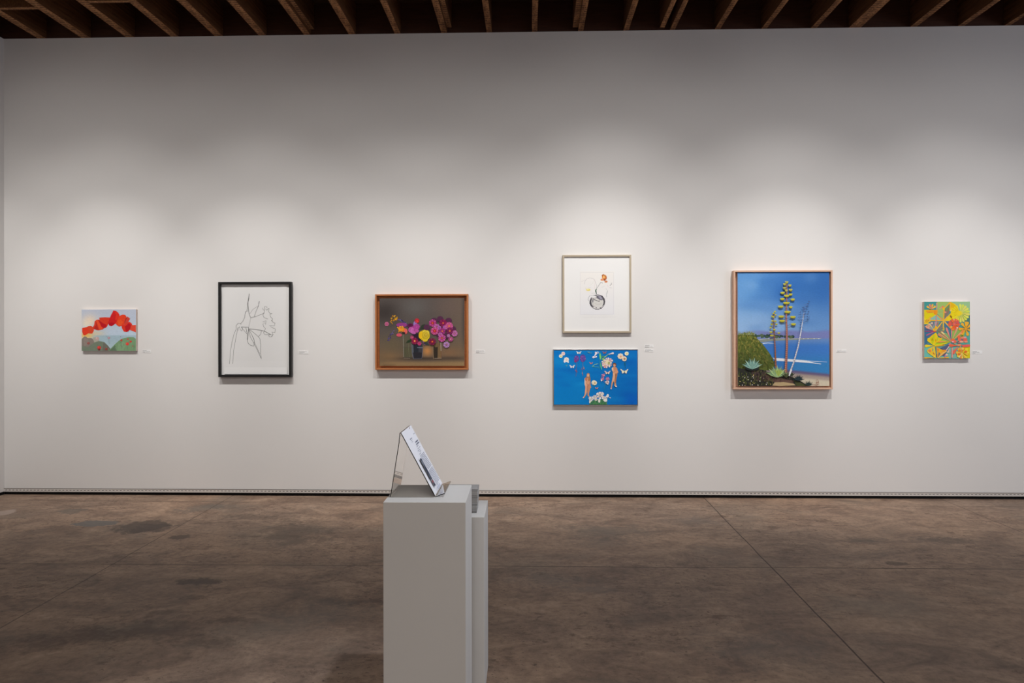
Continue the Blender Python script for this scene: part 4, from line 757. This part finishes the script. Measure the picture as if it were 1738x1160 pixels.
# lower left yellow flower
A.petal(430, 1585, PI-.02, 0, 330, 96, (238, 208, 40)); A.line([(440, 1580), (600, 1550), (860, 1500)], 60, (226, 206, 30), 20); A.line([(500, 1600), (700, 1570), (780, 1560)], 40, (250, 170, 30), 20); pg([(420, 1600), (450, 1600), (490, 2000), (400, 1960), (200, 1810), (180, 1740), (240, 1680)], (240, 192, 50)); pg([(380, 1640), (400, 1700), (390, 1800), (360, 1740)], (90, 160, 140)); A.ell(270, 1760, 54, 50, (240, 130, 70)); A.line([(420, 1620), (440, 1960)], 50, (232, 206, 60), 30); A.line([(190, 1760), (300, 1880), (500, 1990)], 20, (246, 220, 90), 12); A.ell(410, 1850, 20, 50, (206, 120, 40), -.6); A.line([(450, 1620), (500, 1990)], 14, (120, 110, 70), 14)
pg([(490, 1620), (600, 1680), (700, 1720), (830, 1720), (850, 1780), (700, 1900), (560, 2000), (530, 2000), (520, 1800)], (248, 170, 50)); pg([(580, 1800), (640, 1850), (600, 1900), (560, 1990), (560, 1880)], (112, 120, 110)); A.ell(620, 1745, 40, 40, (252, 190, 20)); A.ell(760, 1760, 60, 40, (246, 150, 30)); A.line([(560, 2000), (700, 1850), (840, 1760)], 24, (250, 190, 120), 30); A.ell(560, 1720, 24, 40, (236, 120, 60), -.4); A.line([(100, 1990), (440, 1995)], 50, (248, 180, 50), 12); A.line([(600, 2000), (920, 1980)], 20, (246, 180, 50), 50); A.ell(850, 1980, 50, 24, (248, 180, 30)); A.ell(790, 1985, 14, 20, (222, 100, 40))
A.line([(830, 1740), (990, 1520)], 24, (250, 200, 190), 30); A.ell(950, 1540, 40, 24, (236, 150, 190), -.5); A.line([(880, 1820), (940, 1700)], 40, (244, 170, 150), 20); A.ell(850, 1890, 40, 34, (250, 190, 170)); A.ell(800, 1930, 26, 50, (200, 130, 160)); A.ell(890, 1800, 40, 16, (252, 220, 200)); pg([(680, 1660), (760, 1640), (740, 1700), (700, 1700)], (80, 110, 140))
# coral cluster right
for cx, cy, rx, ry, c in ((1060, 1390, 60, 50, (240, 110, 60)), (1110, 1440, 80, 50, (238, 104, 76)), (1060, 1450, 40, 26, (250, 160, 170)), (1265, 1290, 50, 60, (238, 104, 66)), (1300, 1370, 80, 66, (238, 110, 84)), (1400, 1310, 60, 40, (240, 140, 100)), (1470, 1380, 80, 60, (240, 100, 80)), (1500, 1450, 66, 30, (240, 146, 116)), (1350, 1450, 80, 30, (244, 170, 140)), (1470, 1300, 50, 30, (214, 160, 160)), (1370, 1370, 50, 26, (140, 110, 120)), (1380, 1250, 24, 22, (120, 110, 40)), (1210, 1420, 40, 26, (140, 160, 150)), (1270, 1480, 50, 26, (180, 116, 120))): A.ell(cx, cy, rx, ry, c)
A.line([(1330, 1400), (1420, 1340)], 14, (96, 110, 130)); A.line([(1100, 1500), (1240, 1580)], 40, (176, 170, 130), 50); A.ell(1200, 1540, 60, 24, (140, 166, 150), .3)
spray(1270, 1560, 380, .05, .06, 2, 70, (238, 100, 90), 30); A.petal(1250, 1580, PI+.02, 20, 330, 100, (238, 100, 66)); A.petal(1230, 1620, 2.25, 0, 300, 110, (238, 106, 84)); A.ell(1280, 1560, 60, 40, (238, 140, 100)); A.ell(1500, 1595, 130, 34, (236, 96, 90)); A.petal(1240, 1640, 1.9, 0, 160, 60, (120, 170, 150)); A.line([(1030, 1640), (1030, 1990)], 40, (222, 150, 140), 50); A.line([(920, 1810), (1060, 1810)], 12, (190, 170, 140)); A.ell(1100, 1790, 60, 34, (240, 104, 84), -.9)
spray(1370, 1830, 210, -2.1, 4.0, 9, 96, None, 10, [(246, 176, 60), (240, 130, 50), (238, 214, 70), (246, 190, 60)]); pg([(1180, 1800), (1340, 1820), (1280, 1960), (1220, 1940), (1180, 1860)], (248, 190, 60)); A.ell(1270, 1870, 60, 40, (226, 110, 30)); A.ell(1490, 1790, 60, 44, (226, 120, 30)); A.ell(1280, 1760, 50, 50, (226, 130, 40)); A.line([(1190, 1830), (1340, 1830)], 16, (250, 190, 80)); A.ell(1520, 1700, 50, 36, (244, 220, 50)); A.ell(1570, 1820, 44, 34, (240, 214, 60)); A.ell(1385, 1680, 50, 40, (248, 206, 90)); A.line([(1300, 1600), (1370, 1780)], 40, (214, 150, 90), 12); A.line([(1370, 1830), (1380, 2010)], 14, (232, 220, 110), 50); A.line([(1380, 1850), (1530, 2000)], 12, (236, 216, 70), 50); A.line([(1370, 1840), (1260, 1980)], 10, (240, 220, 150), 50)
A.build('painted_face', M['acryl'], P.e)

# ------------------------------------------------------------------ wall labels
def wall_label(px, py, w, h, rows, label):
    y = D-.002; a = onY(px, py, y)
    o = empty('wall_label', (a.x, D, a.z), label, 'wall label', 'small caption cards beside the pictures')
    bm = bmesh.new(); box(bm, 0, w, -.002, 0, -h, 0); r = random.Random(int(px)); n = len(rows)
    for i, L in enumerate(rows):
        z = -h*(.22+.60*i/max(n-1, 1)); x = w*.06; end = w*L
        while x < end:
            l = r.uniform(.003, .008); l = min(l, end-x+.001); box(bm, x, x+l, -.0023, -.002, z-.0021, z+.0007, 1); x += l+.0016
    link('card', bm, [M['mat'], M['ink']], o)
wall_label(241.2, 594.2, .082, .026, [.5, .95, .3], 'small white caption card right of the red poppy canvas')
wall_label(506.6, 595.8, .092, .028, [.85, .60, .45], 'small white caption card right of the black framed line drawing')
wall_label(807.2, 594.6, .084, .026, [.9, .95, .4], 'small white caption card right of the dark flower painting in its orange frame')
wall_label(1093.8, 585.2, .082, .027, [.55, .90, .5], 'upper of two small caption cards right of the vase print')
wall_label(1093.8, 592.6, .082, .027, [.7, .95, .5], 'lower of two small caption cards, beside the top of the blue painting')
wall_label(1419.6, 593.6, .088, .026, [.5, .95, .3], 'small white caption card right of the tall seascape with agave stalks')
wall_label(1650.0, 595.6, .090, .028, [.45, .7, .3], 'small white caption card right of the yellow patterned flower canvas')
# ------------------------------------------------------------------ pedestals, sign holder, booklets
RZ = .010
def pedestal(name, fl, fr, Y, depth, top, label):
    a, b = onY(*fl, Y), onY(*fr, Y); w = b.x-a.x; bm = bmesh.new(); box(bm, 0, w, 0, depth, 0, top)
    o = link(name, bm, M['plinth'], None, (a.x, Y, 0), RZ, bevel=.0012)
    return tag(o, label, 'pedestal'), w
Y1 = 2.466; T1 = .876
p1, w1 = pedestal('display_pedestal', (650.3, 853.3), (790.2, 854), Y1, .290, T1, 'tall white display pedestal in front, carrying the clear sign holder')
Y2 = 2.775; T2 = .741
a = onY(821.9, 883.3, Y2)
bm = bmesh.new(); box(bm, 0, .29, 0, .285, 0, T2)
p2 = tag(link('display_pedestal', bm, M['plinth'], None, (a.x-.29, Y2, 0), RZ, bevel=.0012), 'lower white pedestal behind the tall one, carrying the grey booklets', 'pedestal')
Yn = 2.545
def pr(px, py): q = onY(px, py, Yn); return q.x, q.z
top, bot, lipe = pr(680.3, 735.5), (pr(738.5, 845.5)[0], T1+.0035), pr(755.0, 838.0)
back = (pr(663.0, 844)[0], T1+.0005)
SD = .214
sh = empty('sign_holder', (bot[0], Yn, T1), 'clear acrylic slant-back sign holder on the tall pedestal', 'sign holder', rz=RZ)
def rel(p): return (p[0]-bot[0], p[1]-T1)
def ribbon(pts, th):                                           # constant thickness strip around a poly-line
    L, R = [], []
    for i, p in enumerate(pts):
        a = Vector(pts[max(i-1, 0)]); b = Vector(pts[min(i+1, len(pts)-1)]); d = (b-a).normalized(); n = Vector((-d.y, d.x))*th/2
        L.append((p[0]+n.x, p[1]+n.y)); R.append((p[0]-n.x, p[1]-n.y))
    return L+R[::-1]
bm = bmesh.new(); A, B, Cc, E = rel(top), rel(bot), rel(lipe), rel(back)
f = (A[0]-.0015, A[1]); prism(bm, ribbon([(A[0]+.0005, A[1]+.0005), (B[0], B[1]-.001)], .0028), 0, SD)
link('front_panel', bm, M['acrylic'], sh)
bm = bmesh.new(); prism(bm, ribbon([(A[0]-.003, A[1]), (A[0]-.0065, A[1]-.036), (E[0], E[1]+.001)], .0028), 0, SD)
link('back_leg', bm, M['acrylic'], sh)
bm = bmesh.new(); prism(bm, ribbon([(B[0]+.002, B[1]-.001), Cc], .0028), 0, SD); link('lip', bm, M['acrylic'], sh)
# the printed sheet standing on the lip
d = Vector((B[0]-A[0], B[1]-A[1])); n = Vector((-d.y, d.x)).normalized(); n = n if n.x > 0 else -n
o0 = Vector(A)+n*.0024; o1 = Vector(B)+n*.0024+(-d.normalized())*.003
ps = empty('printed_sheet', (bot[0], Yn, T1), 'white printed information sheet leaning on the clear sign holder', 'sheet of paper', rz=RZ)
bm = bmesh.new()
prism(bm, [tuple(o0), tuple(o1), tuple(o1+n*.0006), tuple(o0+n*.0006)], -.002, SD)
paper_o = link('paper', bm, M['paper'], ps)
dd = (o1-o0)
def to3s(X, Y, z): q = o0+dd*Y+n*(.0008+z); return (q.x, -.002+(SD+.002)*X, q.y)
art = Art(to3s, (0, 0, 1, 1), dz=3e-5, k=1.0)
def bar(t0, t1, s0, s1, c): art.poly([(t0, s0), (t1, s0), (t1, s1), (t0, s1)], c)
g = (150, 152, 166); gd = (112, 116, 132)
bar(.74, .80, .012, .03, (150, 120, 110))
rr = random.Random(3)
def words_row(t0, t1, s, h, c):
    t_ = t0
    while t_ < t1:
        l = min(rr.uniform(.03, .09), t1-t_); bar(t_, t_+l, s, s+h, c); t_ += l+.014
words_row(.80, .96, .125, .010, g); words_row(.34, .56, .150, .013, gd); words_row(.36, .50, .178, .008, g); words_row(.36, .47, .200, .008, g)
words_row(.62, .92, .235, .018, gd); words_row(.60, .92, .268, .018, gd); words_row(.56, .72, .300, .010, g); words_row(.55, .80, .335, .008, g); words_row(.45, .72, .362, .008, g)
words_row(.55, .70, .385, .010, g); words_row(.46, .62, .41, .010, g)
for k in range(11): words_row(.42, .86, .440+k*.0215, .009, (140, 142, 158))
for k in range(12): words_row(.40, .88 if k != 11 else .6, .692+k*.0205, .009, (140, 142, 158))
bar(.17, .30, .460, .800, (80, 86, 100)); bar(.19, .27, .50, .56, (120, 125, 138)); bar(.18, .29, .61, .70, (62, 68, 84))
bar(.17, .30, .806, .905, (100, 98, 110)); bar(.18, .27, .815, .850, (165, 90, 95)); bar(.19, .24, .865, .895, (60, 60, 70))
for k in range(3): words_row(.30, .66, .945+k*.015, .006, (120, 130, 170))
join(paper_o, art.build('print', M['print'], ps))
# booklets on the lower pedestal: a leaning stack, every piece set back a little from the one below
r = random.Random(5); z = T2+.0006; nb = 20
def booklet_bm(w, dp, th):
    bm = bmesh.new(); box(bm, -w, 0, 0, dp, 0, th*.2); box(bm, -w, -.0008, .0012, dp-.001, th*.2, th*.8, 1); box(bm, -w, 0, 0, dp, th*.8, th); return bm
gm = [m_paint('booklet cover grey %s' % k, c, .03, .6) for k, c in (('light', (.50, .49, .48)), ('mid', (.36, .35, .345)), ('dark', (.20, .195, .19)))]
pm = [m_paint('booklet pages %s' % k, c, .03, .8) for k, c in (('light', (.44, .43, .42)), ('dull', (.34, .33, .32)))]
fr = onY(808.6, 874, 2.835); setback = 0
for k in range(nb):
    th = .0040
    setback += .0062 if k < 8 else (.0012 if k < nb-1 else .006)
    bm = booklet_bm(.15, .098, th)
    cov = 2 if k in (0, 5, 12) else 0 if k in (4, 8, 15, 17) else 1
    o = link('booklet', bm, [gm[cov], pm[r.choice([0, 1])]], None, (fr.x+r.uniform(-.0006, .0006)+setback*.0, 2.835+setback, z), RZ+r.uniform(-.004, .004))
    pos = 'lowest' if k == 0 else 'topmost' if k == nb-1 else ('%s from the bottom' % words[k])
    tag(o, 'grey booklet, %s in the leaning stack on the lower pedestal' % pos, 'booklet', 'grey booklets stacked on the lower pedestal'); z += th+.0002
# ------------------------------------------------------------------ light
def spot(name, loc, aim, power, size, blend=1.0, radius=.03, col=(1, .93, .85)):
    l = bpy.data.lights.new(name, 'SPOT'); l.energy = power; l.spot_size = math.radians(size); l.spot_blend = blend; l.shadow_soft_size = radius; l.color = col
    o = bpy.data.objects.new(name, l); C.objects.link(o); o.location = loc
    o.rotation_euler = (Vector(aim)-Vector(loc)).to_track_quat('-Z', 'Y').to_euler(); return o
def area(name, loc, aim, power, sx, sy, col):
    l = bpy.data.lights.new(name, 'AREA'); l.shape = 'RECTANGLE'; l.size = sx; l.size_y = sy; l.energy = power; l.color = col
    o = bpy.data.objects.new(name, l); C.objects.link(o); o.location = loc
    o.rotation_euler = (Vector(aim)-Vector(loc)).to_track_quat('-Z', 'Y').to_euler(); return o
LY, LZ = D-1.92, 4.14
for px, tx, az, P in ((30, -40, 1.3, 110), (190, 185, 1.22, 235), (440, 436, 1.22, 235), (600, 690, 1.22, 150), (835, 745, 1.22, 150), (1080, 1012, 1.40, 210), (1012, 1010, 1.10, 110), (1325, 1330, 1.25, 290), (1615, 1606, 1.2, 245), (1810, 1830, 1.25, 115)):  # first and last lamps are unseen, added to brighten the wall's ends
    x_, t_ = onY(px, 570, D).x, onY(tx, 570, D).x
    for sz, k, dz_ in ((50, .54, -.12), (76, .25, -.02), (106, .070, .75)):     # hot centre, field and spill of one lamp
        spot('track_spot', (x_, LY, LZ), (t_, D, az+dz_), P*k*1.15, sz, 1.0, .028, (1, .975, .945))
spot('plinth_spot', (p1.location.x+1.95, 2.6, 4.15), (p1.location.x+.10, 2.68, .95), 300, 23, 1.0, .10, (.86, .91, 1))
area('room_fill', (1.5, -1.5, 4.2), (1.5, -1.5, 0), 145, 6, 4, (1, .94, .88))  # unseen overhead panel added behind the viewer to lift the ambient level
area('window_light', (8.7, 1.0, 2.2), (0, 2.4, .6), 120, 2.5, 3, (.72, .82, 1))
w = bpy.data.worlds.new('world'); scene.world = w; w.use_nodes = True
w.node_tree.nodes['Background'].inputs[0].default_value = (.01, .01, .012, 1)
scene.view_settings.view_transform = 'Standard'; scene.view_settings.look = 'None'; scene.view_settings.gamma = 1
scene.view_settings.use_curve_mapping = False; scene.view_settings.exposure = 0
